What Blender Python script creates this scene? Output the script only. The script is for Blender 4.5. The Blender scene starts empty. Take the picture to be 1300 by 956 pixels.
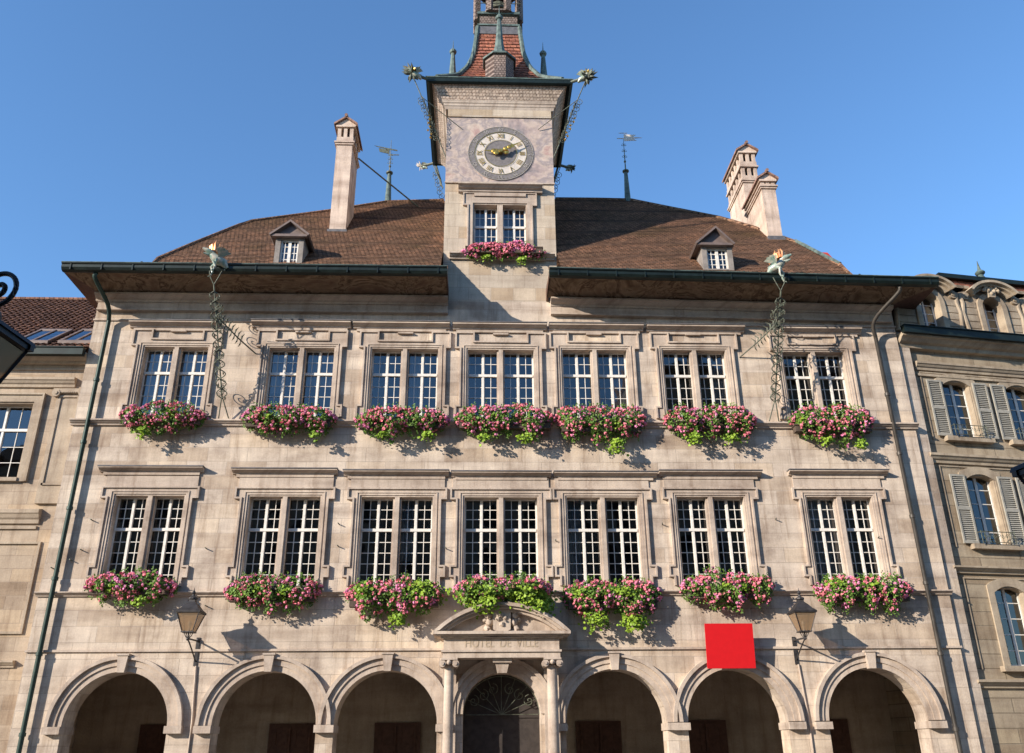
import bpy, bmesh, math, random
from mathutils import Vector, noise
random.seed(7)
S = bpy.context.scene
C = S.collection
PI = math.pi
# ---------------------------------------------------------------- camera
FPX, PITCH, YAW, ROLL = 1100.0, math.radians(23.4), math.radians(2.3), math.radians(0.52)
CAM = Vector((-0.75, -26.6, 1.6))
FW = Vector((math.sin(YAW)*math.cos(PITCH), math.cos(YAW)*math.cos(PITCH), math.sin(PITCH)))
R0 = Vector((math.cos(YAW), -math.sin(YAW), 0)); U0 = R0.cross(FW)
RT = R0*math.cos(ROLL) - U0*math.sin(ROLL)
UP = U0*math.cos(ROLL) + R0*math.sin(ROLL)
class Frame:                       # an upright wall frame: origin, turn about z; a sight line meets it at a depth
    def __init__(s, x=0, y=0, a=0):
        s.o = Vector((x, y, 0)); s.a = a; s.c, s.s = math.cos(a), math.sin(a)
    def loc(s, v): return Vector((v.x*s.c + v.y*s.s, -v.x*s.s + v.y*s.c, v.z))
    def hit(s, px, py, Y=0.0):
        d = s.loc(FW*FPX + RT*(px-650) + UP*(478-py)); p = s.loc(CAM - s.o)
        t = (Y - p.y)/d.y
        return p.x + d.x*t, p.z + d.z*t
    def slope(s, px, py, y0, z0, m):  # meets the roof plane z = z0 + (y-y0)*m
        d = s.loc(FW*FPX + RT*(px-650) + UP*(478-py)); p = s.loc(CAM - s.o)
        t = (z0 + (p.y-y0)*m - p.z)/(d.z - d.y*m)
        return p + d*t
F0 = Frame()
X = lambda px, py, Y=0.0: F0.hit(px, py, Y)[0]
Z = lambda py, px=640, Y=0.0: F0.hit(px, py, Y)[1]
# ---------------------------------------------------------------- materials
def mat(name):
    m = bpy.data.materials.new(name); m.use_nodes = True
    nt = m.node_tree; b = nt.nodes['Principled BSDF']
    return m, nt, b
def N(nt, t, **k):
    n = nt.nodes.new(t)
    for a, v in k.items():
        if a.startswith('i_'): n.inputs[a[2:].replace('_', ' ')].default_value = v
        else: setattr(n, a, v)
    return n
def L(nt, a, b): nt.links.new(a, b)
def c4(c): return (c[0], c[1], c[2], 1)
def uv_like(nt, sx=1, sz=1):
    tc = N(nt, 'ShaderNodeTexCoord'); sp = N(nt, 'ShaderNodeSeparateXYZ'); L(nt, tc.outputs['Object'], sp.inputs[0])
    ad = N(nt, 'ShaderNodeMath', operation='ADD'); L(nt, sp.outputs[0], ad.inputs[0]); L(nt, sp.outputs[1], ad.inputs[1])
    cb = N(nt, 'ShaderNodeCombineXYZ'); L(nt, ad.outputs[0], cb.inputs[0]); L(nt, sp.outputs[2], cb.inputs[1])
    return tc, cb
def mixc(nt, f, a, b, mode='MIX'):
    m = N(nt, 'ShaderNodeMix', data_type='RGBA', blend_type=mode)
    for s, v in ((0, f), (6, a), (7, b)):
        if hasattr(v, 'is_linked') or hasattr(v, 'links'): L(nt, v, m.inputs[s])
        elif isinstance(v, (tuple, list)): m.inputs[s].default_value = c4(v)
        else: m.inputs[s].default_value = v
    return m.outputs[2]
def ramp(nt, src, stops):
    r = N(nt, 'ShaderNodeValToRGB'); L(nt, src, r.inputs[0]); e = r.color_ramp.elements
    while len(e) < len(stops): e.new(0.5)
    for q, (p, c) in zip(e, stops): q.position = p; q.color = c4(c) if isinstance(c, tuple) else (c, c, c, 1)
    return r.outputs[0]
def stone(name, c1, c2, mortar=(.2, .16, .13), bw=1.25, bh=.46, msize=.010, stain=.5, bump=.25, rough=.9, blocks=True, mix=.6):
    m, nt, b = mat(name); tc, uv = uv_like(nt)
    if blocks:
        br = N(nt, 'ShaderNodeTexBrick', offset=.5, squash=1.0)
        wob = N(nt, 'ShaderNodeTexNoise', i_Scale=.7, i_Detail=2.0); L(nt, uv.outputs[0], wob.inputs['Vector'])
        L(nt, uv.outputs[0], br.inputs['Vector'])
        br.inputs['Color1'].default_value = c4(c1); br.inputs['Color2'].default_value = c4(c2); br.inputs['Mortar'].default_value = c4(mortar)
        br.inputs['Scale'].default_value = 1; br.inputs['Brick Width'].default_value = bw; br.inputs['Row Height'].default_value = bh
        br.inputs['Mortar Size'].default_value = msize; br.inputs['Mortar Smooth'].default_value = .6
        col = br.outputs['Color']
        bm2 = mixc(nt, mix, tuple((p+q)/2 for p, q in zip(c1, c2)), col)
        b3 = N(nt, 'ShaderNodeTexBrick', offset=.5); L(nt, uv.outputs[0], b3.inputs['Vector'])
        b3.inputs['Color1'].default_value = (0,0,0,1); b3.inputs['Color2'].default_value = (1,1,1,1); b3.inputs['Mortar'].default_value = (.5,.5,.5,1)
        b3.inputs['Scale'].default_value = 1; b3.inputs['Brick Width'].default_value = bw; b3.inputs['Row Height'].default_value = bh; b3.inputs['Mortar Size'].default_value = msize
        col = mixc(nt, .9, bm2, ramp(nt, b3.outputs[0], [(.0, (.70, .65, .60)), (.16, (.78, .74, .70)), (.24, (1, 1, 1)), (.82, (1, 1, 1)), (.88, (1.13, 1.11, 1.06)), (1, (1.18, 1.15, 1.08))]), 'MULTIPLY')
    else:
        n0 = N(nt, 'ShaderNodeTexNoise', i_Scale=1.3, i_Detail=4.0); L(nt, tc.outputs['Object'], n0.inputs['Vector'])
        col = mixc(nt, n0.outputs[0], c1, c2)
    n1 = N(nt, 'ShaderNodeTexNoise', i_Scale=.8, i_Detail=8.0, i_Roughness=.68); L(nt, tc.outputs['Object'], n1.inputs['Vector'])
    col = mixc(nt, stain, col, ramp(nt, n1.outputs[0], [(.36, (.56, .50, .47)), (.48, (.92, .89, .87)), (.62, (1.14, 1.12, 1.09))]), 'MULTIPLY')
    mb_ = N(nt, 'ShaderNodeMapping'); mb_.inputs['Scale'].default_value = (.22, 1.5, 1); L(nt, uv.outputs[0], mb_.inputs[0])
    nb = N(nt, 'ShaderNodeTexNoise', i_Scale=1.0, i_Detail=5.0, i_Roughness=.6); L(nt, mb_.outputs[0], nb.inputs['Vector'])
    col = mixc(nt, stain*1.1, col, ramp(nt, nb.outputs[0], [(.34, (.66, .61, .58)), (.5, (.98, .96, .94)), (.62, (1.12, 1.10, 1.06))]), 'MULTIPLY')
    mp = N(nt, 'ShaderNodeMapping'); mp.inputs['Scale'].default_value = (3.6, .30, 1); L(nt, uv.outputs[0], mp.inputs[0])
    n2 = N(nt, 'ShaderNodeTexNoise', i_Scale=1.0, i_Detail=7.0, i_Roughness=.7); L(nt, mp.outputs[0], n2.inputs['Vector'])
    col = mixc(nt, stain, col, ramp(nt, n2.outputs[0], [(.36, (.62, .55, .50)), (.46, (.95, .93, .91)), (.62, (1.16, 1.15, 1.13))]), 'MULTIPLY')
    n3 = N(nt, 'ShaderNodeTexNoise', i_Scale=22.0, i_Detail=5.0); L(nt, tc.outputs['Object'], n3.inputs['Vector'])
    col = mixc(nt, .28, col, ramp(nt, n3.outputs[0], [(.3, .72), (.7, 1.2)]), 'MULTIPLY')
    L(nt, col, b.inputs['Base Color']); b.inputs['Roughness'].default_value = rough
    b.inputs['Specular IOR Level'].default_value = .2
    bp = N(nt, 'ShaderNodeBump', i_Strength=bump, i_Distance=.03)
    L(nt, n3.outputs[0], bp.inputs['Height'])
    if blocks:
        b2 = N(nt, 'ShaderNodeBump', i_Strength=.35, i_Distance=.02, invert=True); L(nt, br.outputs['Fac'], b2.inputs['Height']); L(nt, bp.outputs[0], b2.inputs['Normal'])
        L(nt, b2.outputs[0], b.inputs['Normal'])
    else: L(nt, bp.outputs[0], b.inputs['Normal'])
    return m
def plain(name, c, rough=.6, metal=0, var=.25, scale=6, c2=None, spec=.4):
    m, nt, b = mat(name); tc = N(nt, 'ShaderNodeTexCoord')
    n = N(nt, 'ShaderNodeTexNoise', i_Scale=float(scale), i_Detail=5.0, i_Roughness=.6); L(nt, tc.outputs['Object'], n.inputs['Vector'])
    c2 = c2 or tuple(v*(1-var*1.4) for v in c)
    L(nt, ramp(nt, n.outputs[0], [(.35, c2), (.6, c)]), b.inputs['Base Color'])
    b.inputs['Roughness'].default_value = rough; b.inputs['Metallic'].default_value = metal; b.inputs['Specular IOR Level'].default_value = spec
    bp = N(nt, 'ShaderNodeBump', i_Strength=.15, i_Distance=.01); L(nt, n.outputs[0], bp.inputs['Height']); L(nt, bp.outputs[0], b.inputs['Normal'])
    return m
def tiles(name, c1, c2, w=.19, h=.17, dark=(.03, .015, .01), kz=1.35, moss=None):
    m, nt, b = mat(name); tc, uv = uv_like(nt)
    mp = N(nt, 'ShaderNodeMapping'); mp.inputs['Scale'].default_value = (1, kz, 1); L(nt, uv.outputs[0], mp.inputs[0])
    br = N(nt, 'ShaderNodeTexBrick', offset=.5); L(nt, mp.outputs[0], br.inputs['Vector'])
    br.inputs['Color1'].default_value = c4(c1); br.inputs['Color2'].default_value = c4(c2); br.inputs['Mortar'].default_value = c4(dark)
    br.inputs['Scale'].default_value = 1; br.inputs['Brick Width'].default_value = w; br.inputs['Row Height'].default_value = h
    br.inputs['Mortar Size'].default_value = .012; br.inputs['Mortar Smooth'].default_value = .3
    n1 = N(nt, 'ShaderNodeTexNoise', i_Scale=.6, i_Detail=7.0, i_Roughness=.7); L(nt, tc.outputs['Object'], n1.inputs['Vector'])
    col = mixc(nt, .8, br.outputs[0], ramp(nt, n1.outputs[0], [(.3, moss or (.55, .5, .42)), (.5, (.95, .9, .85)), (.7, (1.35, 1.2, 1.05))]), 'MULTIPLY')
    n2 = N(nt, 'ShaderNodeTexNoise', i_Scale=9.0, i_Detail=4.0); L(nt, tc.outputs['Object'], n2.inputs['Vector'])
    col = mixc(nt, .6, col, ramp(nt, n2.outputs[0], [(.35, .5), (.65, 1.5)]), 'MULTIPLY')
    L(nt, col, b.inputs['Base Color']); b.inputs['Roughness'].default_value = .85; b.inputs['Specular IOR Level'].default_value = .2
    bp = N(nt, 'ShaderNodeBump', i_Strength=.6, i_Distance=.03, invert=True); L(nt, br.outputs['Fac'], bp.inputs['Height']); L(nt, bp.outputs[0], b.inputs['Normal'])
    return m
M = {}
M['wall'] = stone('facade_stone', (.60, .525, .445), (.48, .41, .34), mortar=(.36, .305, .255), msize=.011, stain=.68, mix=.78)
M['trim'] = stone('trim_stone', (.53, .45, .38), (.42, .355, .295), blocks=False, stain=.6, bump=.2)
M['tower'] = stone('tower_stone', (.58, .48, .36), (.43, .375, .31), mortar=(.34, .28, .22), bw=.78, bh=.5, stain=.4, mix=.85)
M['lwall'] = stone('neighbour_stone', (.47, .385, .295), (.38, .305, .23), bw=1.1, bh=.4, stain=.55, mortar=(.26, .2, .15))
M['ltrim'] = stone('neighbour_trim', (.46, .38, .295), (.36, .295, .22), blocks=False, stain=.5)
M['rwall'] = stone('green_sandstone', (.40, .335, .25), (.31, .26, .19), bw=3.0, bh=.42, msize=.02, mortar=(.10, .08, .055), stain=.6)
M['rtrim'] = stone('green_sandstone_trim', (.44, .37, .28), (.33, .275, .205), blocks=False, stain=.6)
M['render'] = stone('chimney_render', (.62, .50, .42), (.5, .41, .34), blocks=False, stain=.7)
M['brick'] = plain('chimney_brick', (.34, .20, .15), .9, c2=(.14, .08, .06), scale=12)
M['roof'] = tiles('brown_roof_tiles', (.28, .165, .105), (.165, .098, .065), w=.15, h=.155, moss=(.55, .58, .42))
M['roofred'] = tiles('red_roof_tiles', (.38, .15, .095), (.23, .09, .068), w=.26, h=.24)
M['roofold'] = tiles('old_round_tiles', (.27, .14, .09), (.15, .08, .055), w=.2, h=.3)
M['scale'] = tiles('scale_shingles', (.52, .43, .36), (.42, .34, .28), w=.13, h=.12, dark=(.2, .15, .12), kz=1)
M['scaledark'] = tiles('dark_shingles', (.25, .20, .18), (.18, .145, .13), w=.12, h=.11, dark=(.07, .05, .045), kz=1)
M['copper'] = plain('green_copper', (.12, .165, .145), .7, 0, c2=(.05, .07, .065), scale=5)
M['gutter'] = plain('dark_green_gutter', (.014, .024, .020), .45, .3, c2=(.008, .013, .011), scale=3)
M['pipe'] = plain('green_downpipe', (.028, .055, .043), .5, .2, scale=3)
M['pipebrown'] = plain('brown_downpipe', (.07, .06, .05), .5, .3, scale=3)
M['wood'] = plain('soffit_wood', (.12, .06, .04), .8, scale=8)
M['white'] = plain('white_sash_paint', (.74, .70, .63), .5, var=.12, scale=10)
M['shutter'] = plain('grey_green_shutter', (.36, .335, .28), .7, var=.15)
M['iron'] = plain('verdigris_iron', (.13, .145, .105), .6, .2, c2=(.055, .05, .035), scale=9)
M['lampiron'] = plain('dark_lamp_iron', (.055, .05, .05), .55, .3, c2=(.03, .027, .027))
M['black'] = plain('black_iron', (.014, .015, .02), .45, .3)
M['gold'] = plain('gilding', (.75, .45, .10), .28, .9, var=.2)
M['dragon'] = plain('painted_dragon_green', (.19, .28, .23), .35, .1, c2=(.50, .44, .35), scale=7)
M['flame'] = plain('gilded_flame', (.72, .34, .13), .35, .5, c2=(.45, .2, .12), scale=10)
M['lead'] = plain('grey_lead', (.16, .15, .15), .6, .3)
M['red'] = plain('red_sign_paint', (.60, .010, .014), .55, var=.04, spec=.25)
M['redtile'] = plain('bright_red_tile', (.55, .06, .04), .7)
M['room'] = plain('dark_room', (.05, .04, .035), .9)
M['slate'] = plain('dormer_zinc', (.19, .14, .12), .6, .1, scale=3)
M['dormer'] = plain('dormer_grey_paint', (.27, .235, .205), .8, scale=4)
M['paving'] = stone('square_paving', (.24, .22, .2), (.18, .165, .15), bw=.3, bh=.2, blocks=False)
M['houseplaster'] = stone('opposite_plaster', (.3, .25, .2), (.24, .2, .16), blocks=False)
def m_glass():
    m, nt, b = mat('old_window_glass'); out = nt.nodes['Material Output']
    tr = N(nt, 'ShaderNodeBsdfTransparent'); tr.inputs[0].default_value = (.62, .66, .68, 1)
    gl = N(nt, 'ShaderNodeBsdfGlossy'); gl.inputs['Roughness'].default_value = .02; gl.inputs[0].default_value = (.9, .95, 1, 1)
    tc = N(nt, 'ShaderNodeTexCoord'); n = N(nt, 'ShaderNodeTexNoise', i_Scale=1.6, i_Detail=1.0); L(nt, tc.outputs['Object'], n.inputs['Vector'])
    bp = N(nt, 'ShaderNodeBump', i_Strength=.22, i_Distance=.02); L(nt, n.outputs[0], bp.inputs['Height']); L(nt, bp.outputs[0], gl.inputs['Normal'])
    fr = N(nt, 'ShaderNodeFresnel', i_IOR=1.92)
    mx = N(nt, 'ShaderNodeMixShader'); L(nt, fr.outputs[0], mx.inputs[0]); L(nt, tr.outputs[0], mx.inputs[1]); L(nt, gl.outputs[0], mx.inputs[2])
    L(nt, mx.outputs[0], out.inputs[0]); nt.nodes.remove(b); return m
M['glass'] = m_glass()
def m_lampglass():
    m, nt, b = mat('lantern_glass'); out = nt.nodes['Material Output']
    tr = N(nt, 'ShaderNodeBsdfTransparent'); tr.inputs[0].default_value = (.75, .62, .48, 1)
    df = N(nt, 'ShaderNodeBsdfPrincipled', i_Roughness=.15); df.inputs['Base Color'].default_value = (.34, .24, .15, 1)
    mx = N(nt, 'ShaderNodeMixShader'); mx.inputs[0].default_value = .55; L(nt, tr.outputs[0], mx.inputs[1]); L(nt, df.outputs[0], mx.inputs[2])
    L(nt, mx.outputs[0], out.inputs[0]); nt.nodes.remove(b); return m
M['lampglass'] = m_lampglass()
def m_curtain():
    m, nt, b = mat('net_curtain'); tc = N(nt, 'ShaderNodeTexCoord')
    w = N(nt, 'ShaderNodeTexWave', i_Scale=5.0, i_Distortion=2.0, i_Detail=2.0); L(nt, tc.outputs['Object'], w.inputs['Vector'])
    L(nt, ramp(nt, w.outputs[0], [(0, (.5, .5, .52)), (1, (.85, .85, .86))]), b.inputs['Base Color']); b.inputs['Roughness'].default_value = .9
    return m
M['curtain'] = m_curtain()
def m_painted(name, stops, scale, dist, warp=2.5):
    m, nt, b = mat(name); tc = N(nt, 'ShaderNodeTexCoord')
    n0 = N(nt, 'ShaderNodeTexNoise', i_Scale=scale*.6, i_Detail=3.0); L(nt, tc.outputs['Object'], n0.inputs['Vector'])
    vm = N(nt, 'ShaderNodeVectorMath', operation='MULTIPLY_ADD'); L(nt, n0.outputs['Color'], vm.inputs[0]); vm.inputs[1].default_value = (warp,)*3; L(nt, tc.outputs['Object'], vm.inputs[2])
    n1 = N(nt, 'ShaderNodeTexNoise', i_Scale=scale, i_Detail=5.0, i_Distortion=dist, i_Roughness=.62); L(nt, vm.outputs[0], n1.inputs['Vector'])
    col = ramp(nt, n1.outputs[0], stops)
    n2 = N(nt, 'ShaderNodeTexNoise', i_Scale=scale*7, i_Detail=6.0, i_Roughness=.7); L(nt, tc.outputs['Object'], n2.inputs['Vector'])
    col = mixc(nt, .45, col, ramp(nt, n2.outputs[0], [(.35, .6), (.65, 1.3)]), 'MULTIPLY')
    L(nt, col, b.inputs['Base Color']); b.inputs['Roughness'].default_value = .9; b.inputs['Specular IOR Level'].default_value = .15
    return m
M['fresco'] = m_painted('faded_fresco', [(.34, (.20, .185, .19)), (.42, (.36, .28, .26)), (.48, (.47, .37, .31)), (.52, (.30, .25, .245)), (.57, (.50, .40, .33)), (.62, (.40, .26, .23)), (.70, (.34, .30, .29))], .62, .35, .25)
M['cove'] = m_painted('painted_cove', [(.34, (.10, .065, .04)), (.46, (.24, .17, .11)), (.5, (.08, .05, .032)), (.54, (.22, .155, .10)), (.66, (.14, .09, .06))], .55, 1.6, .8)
M['palegrey'] = plain('pale_grey_numerals', (.42, .38, .34), .8)
M['dial'] = plain('pale_dial_ring', (.60, .53, .46), .7, var=.15, scale=5)
M['dialgrey'] = plain('grey_dial', (.19, .17, .165), .8, var=.2, scale=7)
M['leaf'] = plain('geranium_leaf', (.14, .245, .035), .55, c2=(.055, .115, .016), scale=3, spec=.3)
M['lime'] = plain('lime_vine_leaf', (.27, .39, .035), .5, c2=(.12, .22, .018), scale=4, spec=.3)
M['pink'] = plain('salmon_pink_petals', (.86, .26, .32), .7, var=.2, scale=5, spec=.2)
M['lilac'] = plain('magenta_petals', (.82, .29, .48), .7, var=.2, scale=5, spec=.2)
M['planter'] = plain('brown_planter', (.10, .07, .05), .8)
for k in ('leaf', 'lime', 'pink', 'lilac'):
    b = M[k].node_tree.nodes['Principled BSDF']
    try: b.inputs['Subsurface Weight'].default_value = 0
    except Exception: pass
# ---------------------------------------------------------------- mesh builder
class MB:
    def __init__(s): s.v = []; s.f = []; s.m = []
    def add(s, vs, fs, mi=0):
        o = len(s.v); s.v += [tuple(v) for v in vs]
        for f in fs: s.f.append([i+o for i in f]); s.m.append(mi)
        return s
    def box(s, x0, x1, y0, y1, z0, z1, mi=0):
        x0, x1 = min(x0, x1), max(x0, x1); y0, y1 = min(y0, y1), max(y0, y1); z0, z1 = min(z0, z1), max(z0, z1)
        return s.add([(x0,y0,z0),(x1,y0,z0),(x1,y1,z0),(x0,y1,z0),(x0,y0,z1),(x1,y0,z1),(x1,y1,z1),(x0,y1,z1)],
            [(0,3,2,1),(4,5,6,7),(0,1,5,4),(1,2,6,5),(2,3,7,6),(3,0,4,7)], mi)
    def prism(s, pts, y0, y1, mi=0):           # outline in x,z pushed along y
        n = len(pts); a = sum(pts[i][0]*pts[(i+1)%n][1]-pts[(i+1)%n][0]*pts[i][1] for i in range(n))
        if a < 0: pts = pts[::-1]
        vs = [(x,y0,z) for x,z in pts]+[(x,y1,z) for x,z in pts]
        return s.add(vs, [tuple(range(n)), tuple(range(2*n-1,n-1,-1))]+[(i,i+n,(i+1)%n+n,(i+1)%n) for i in range(n)], mi)
    def extx(s, prof, x0, x1, mi=0):            # outline in y,z pushed along x
        n = len(prof); a = sum(prof[i][0]*prof[(i+1)%n][1]-prof[(i+1)%n][0]*prof[i][1] for i in range(n))
        if a < 0: prof = prof[::-1]
        vs = [(x0,y,z) for y,z in prof]+[(x1,y,z) for y,z in prof]
        return s.add(vs, [tuple(range(n-1,-1,-1)), tuple(range(n,2*n))]+[(i,(i+1)%n,(i+1)%n+n,i+n) for i in range(n)], mi)
    def quad(s, *p, mi=0): return s.add(p, [tuple(range(len(p)))], mi)
    def tube(s, pts, r, n=8, mi=0, cap=True):
        pts = [Vector(p) for p in pts]; k = len(pts); rs = r if isinstance(r, (list, tuple)) else [r]*k
        up = Vector((0.13, 0.31, 1)).normalized(); vs = []
        for i, p in enumerate(pts):
            d = (pts[min(i+1,k-1)]-pts[max(i-1,0)])
            if d.length < 1e-6: d = Vector((0,0,1))
            d.normalize(); a = d.cross(up)
            if a.length < .05: a = d.cross(Vector((1,0,0)))
            a.normalize(); b = a.cross(d)
            vs += [p+(a*math.cos(2*PI*j/n)+b*math.sin(2*PI*j/n))*rs[i] for j in range(n)]
        fs = [(i*n+j,i*n+(j+1)%n,(i+1)*n+(j+1)%n,(i+1)*n+j) for i in range(k-1) for j in range(n)]
        if cap: fs += [tuple(range(n-1,-1,-1)), tuple(range((k-1)*n,k*n))]
        return s.add(vs, fs, mi)
    def lathe(s, c, prof, n=16, ph=0, mi=0, sq=1):   # prof: (radius, z)
        vs = [(c[0]+r*math.cos(2*PI*j/n+ph), c[1]+r*sq*math.sin(2*PI*j/n+ph), c[2]+z) for r, z in prof for j in range(n)]
        k = len(prof)
        fs = [(i*n+j,i*n+(j+1)%n,(i+1)*n+(j+1)%n,(i+1)*n+j) for i in range(k-1) for j in range(n)]
        fs += [tuple(range(n-1,-1,-1)), tuple(range((k-1)*n,k*n))]
        return s.add(vs, fs, mi)
    def ball(s, c, r, n=8, mi=0, sx=1, sy=1, sz=1, jit=0):
        vs = []; fs = []
        for i in range(1, n//2+2):
            th = PI*i/(n//2+2)
            for j in range(n):
                k = 1+random.uniform(-jit, jit)
                vs.append((c[0]+r*sx*k*math.sin(th)*math.cos(2*PI*j/n), c[1]+r*sy*k*math.sin(th)*math.sin(2*PI*j/n), c[2]+r*sz*k*math.cos(th)))
        rows = n//2+1
        for i in range(rows-1):
            for j in range(n): fs.append((i*n+j,(i+1)*n+j,(i+1)*n+(j+1)%n,i*n+(j+1)%n))
        a = len(vs); vs += [(c[0],c[1],c[2]+r*sz),(c[0],c[1],c[2]-r*sz)]
        for j in range(n): fs.append((a,j,(j+1)%n)); fs.append((a+1,(rows-1)*n+(j+1)%n,(rows-1)*n+j))
        return s.add(vs, fs, mi)
    def build(s, name, mats, parent=None, smooth=False):
        me = bpy.data.meshes.new(name); me.from_pydata(s.v, [], s.f)
        if not isinstance(mats, (list, tuple)): mats = [mats]
        for m in mats: me.materials.append(M[m] if isinstance(m, str) else m)
        if len(mats) > 1: me.polygons.foreach_set('material_index', s.m)
        if smooth:
            me.polygons.foreach_set('use_smooth', [True]*len(me.polygons))
        me.update(); me.validate()
        o = bpy.data.objects.new(name, me); C.objects.link(o)
        if smooth:
            try: me.set_sharp_from_angle(angle=math.radians(38))
            except Exception: pass
        if parent: o.parent = parent
        return o
def tag(o, label=None, cat=None, group=None, kind=None):
    if label: o['label'] = label
    if cat: o['category'] = cat
    if group: o['group'] = group
    if kind: o['kind'] = kind
    return o
def thing(name, label, cat, loc=(0,0,0), rz=0, group=None):
    o = bpy.data.objects.new(name, None); C.objects.link(o); o.location = loc; o.rotation_euler = (0,0,rz); o.empty_display_size = .3
    return tag(o, label, cat, group)
def spiral(c, r0, turns, a0=0, sgn=1, n=26, plane='xz'):
    out = []
    for i in range(n+1):
        t = i/n; r = r0*(1-t)**.8+r0*.06; a = a0+sgn*2*PI*turns*t
        dx, dz = r*math.cos(a), r*math.sin(a)
        out.append((c[0]+dx, c[1], c[2]+dz) if plane == 'xz' else (c[0], c[1]+dx, c[2]+dz))
    return out
# ================================================================ TOWN HALL
TH = thing('town_hall', 'large pale stone town hall with clock tower and two rows of tall windows', 'building')
XL, XR = X(62, 690), X(1192, 690)
ZTOP = 15.95
# measured windows: left, right at mid height, top row
LOW = [(136,229,627),(309,405,628.5),(454,550,629.5),(587,685,630),(719,815,630),(861,952,628.7),(1029,1117,628.6)]
UPR = [(175,261,439),(336,423.5,440),(468,557,441.5),(591.5,680,443),(713,799.5,442.5),(842.5,926.5,442.5),(996,1078,445.5)]
ZLB, ZUB = Z(744), Z(531)
low = [(X(a,683), X(b,683), Z(t,(a+b)/2)) for a,b,t in LOW]
upr = [(X(a,482), X(b,482), Z(t,(a+b)/2)) for a,b,t in UPR]
zl = sum(w[2] for w in low)/7; zu = sum(w[2] for w in upr)/7
low = [(a,b,zl*.4+c*.6) for a,b,c in low]; upr = [(a,b,zu*.4+c*.6) for a,b,c in upr]
TX0, TX1 = X(563.5,300), X(705.5,300)
tw = (X(600,285), X(669.5,285), Z(259), Z(318))
ZA = Z(826)                        # thin string above the arcade
holes = [(a,b,ZLB,c) for a,b,c in low]+[(a,b,ZUB,c) for a,b,c in upr]
def wall_sheet(mb, x0, x1, z0, z1, holes, y=0):
    xs = sorted({x0,x1,*[h[0] for h in holes],*[h[1] for h in holes]}); zs = sorted({z0,z1,*[h[2] for h in holes],*[h[3] for h in holes]})
    xs = [v for v in xs if x0-1e-6 <= v <= x1+1e-6]; zs = [v for v in zs if z0-1e-6 <= v <= z1+1e-6]
    for i in range(len(xs)-1):
        for j in range(len(zs)-1):
            cx, cz = (xs[i]+xs[i+1])/2, (zs[j]+zs[j+1])/2
            if any(h[0] < cx < h[1] and h[2] < cz < h[3] for h in holes): continue
            mb.quad((xs[i],y,zs[j]),(xs[i+1],y,zs[j]),(xs[i+1],y,zs[j+1]),(xs[i],y,zs[j+1]))
def lane(pts, wd):                  # strip polygon beside a polyline (inside offset to the right of travel)
    n = len(pts); out = []
    for i, p in enumerate(pts):
        nx = ny = 0; cnt = 0
        dirs = []
        if i > 0: d = (p[0]-pts[i-1][0], p[1]-pts[i-1][1]); l = math.hypot(*d); dirs.append((d[0]/l, d[1]/l))
        if i < n-1: d = (pts[i+1][0]-p[0], pts[i+1][1]-p[1]); l = math.hypot(*d); dirs.append((d[0]/l, d[1]/l))
        if len(dirs) == 1: a = dirs[0]; out.append((p[0]+a[1]*wd, p[1]-a[0]*wd))
        else:
            a, b = dirs; na = (a[1], -a[0]); nb = (b[1], -b[0])
            if abs(a[0]*b[0]+a[1]*b[1]) > .99: out.append((p[0]+na[0]*wd, p[1]+na[1]*wd))
            else: out.append((p[0]+(na[0]+nb[0])*wd, p[1]+(na[1]+nb[1])*wd))
    return pts + out[::-1]
# main wall, arcade included
w = MB(); wall_sheet(w, XL, XR, ZA, ZTOP, holes)
AR = [155.5, 341, 492, 637, 780, 931, 1106]
zarc = Z(850); ar = []
for i, px in enumerate(AR):
    r = 1.46 if i != 3 else 1.12
    cx = X(px, 860); ar.append((cx, r, zarc-r if i != 3 else Z(854)-r))
def arch_fill(mb, x0, x1, zt, cx, r, zc, y, y2, n=24):
    zb = 0
    mb.quad((x0,y,zb),(cx-r,y,zb),(cx-r,y,zc),(cx-r,y,zt),(x0,y,zt)); mb.quad((cx+r,y,zb),(x1,y,zb),(x1,y,zt),(cx+r,y,zt),(cx+r,y,zc))
    p = [(cx+r*math.cos(PI-PI*k/n), zc+r*math.sin(PI-PI*k/n)) for k in range(n+1)]
    for k in range(n):
        a, b = p[k], p[k+1]
        mb.quad((a[0],y,a[1]),(b[0],y,b[1]),(b[0],y,zt),(a[0],y,zt))
        mb.quad((a[0],y,a[1]),(a[0],y2,a[1]),(b[0],y2,b[1]),(b[0],y,b[1]))
    mb.quad((cx-r,y,zb),(cx-r,y2,zb),(cx-r,y2,zc),(cx-r,y,zc)); mb.quad((cx+r,y,zb),(cx+r,y,zc),(cx+r,y2,zc),(cx+r,y2,zb))
edges = [XL]+[(ar[i][0]+ar[i+1][0])/2 for i in range(6)]+[XR]
for i, (cx, r, zc) in enumerate(ar): arch_fill(w, edges[i], edges[i+1], ZA, cx, r, zc, 0, .75)
# side and back walls
w.quad((XL,0,0),(XL,0,ZTOP),(XL,11.5,ZTOP),(XL,11.5,0)); w.quad((XR,0,0),(XR,11.5,0),(XR,11.5,ZTOP),(XR,0,ZTOP)); w.quad((XR,11.5,0),(XL,11.5,0),(XL,11.5,ZTOP),(XR,11.5,ZTOP))
w.build('wall', 'wall', TH)
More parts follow.
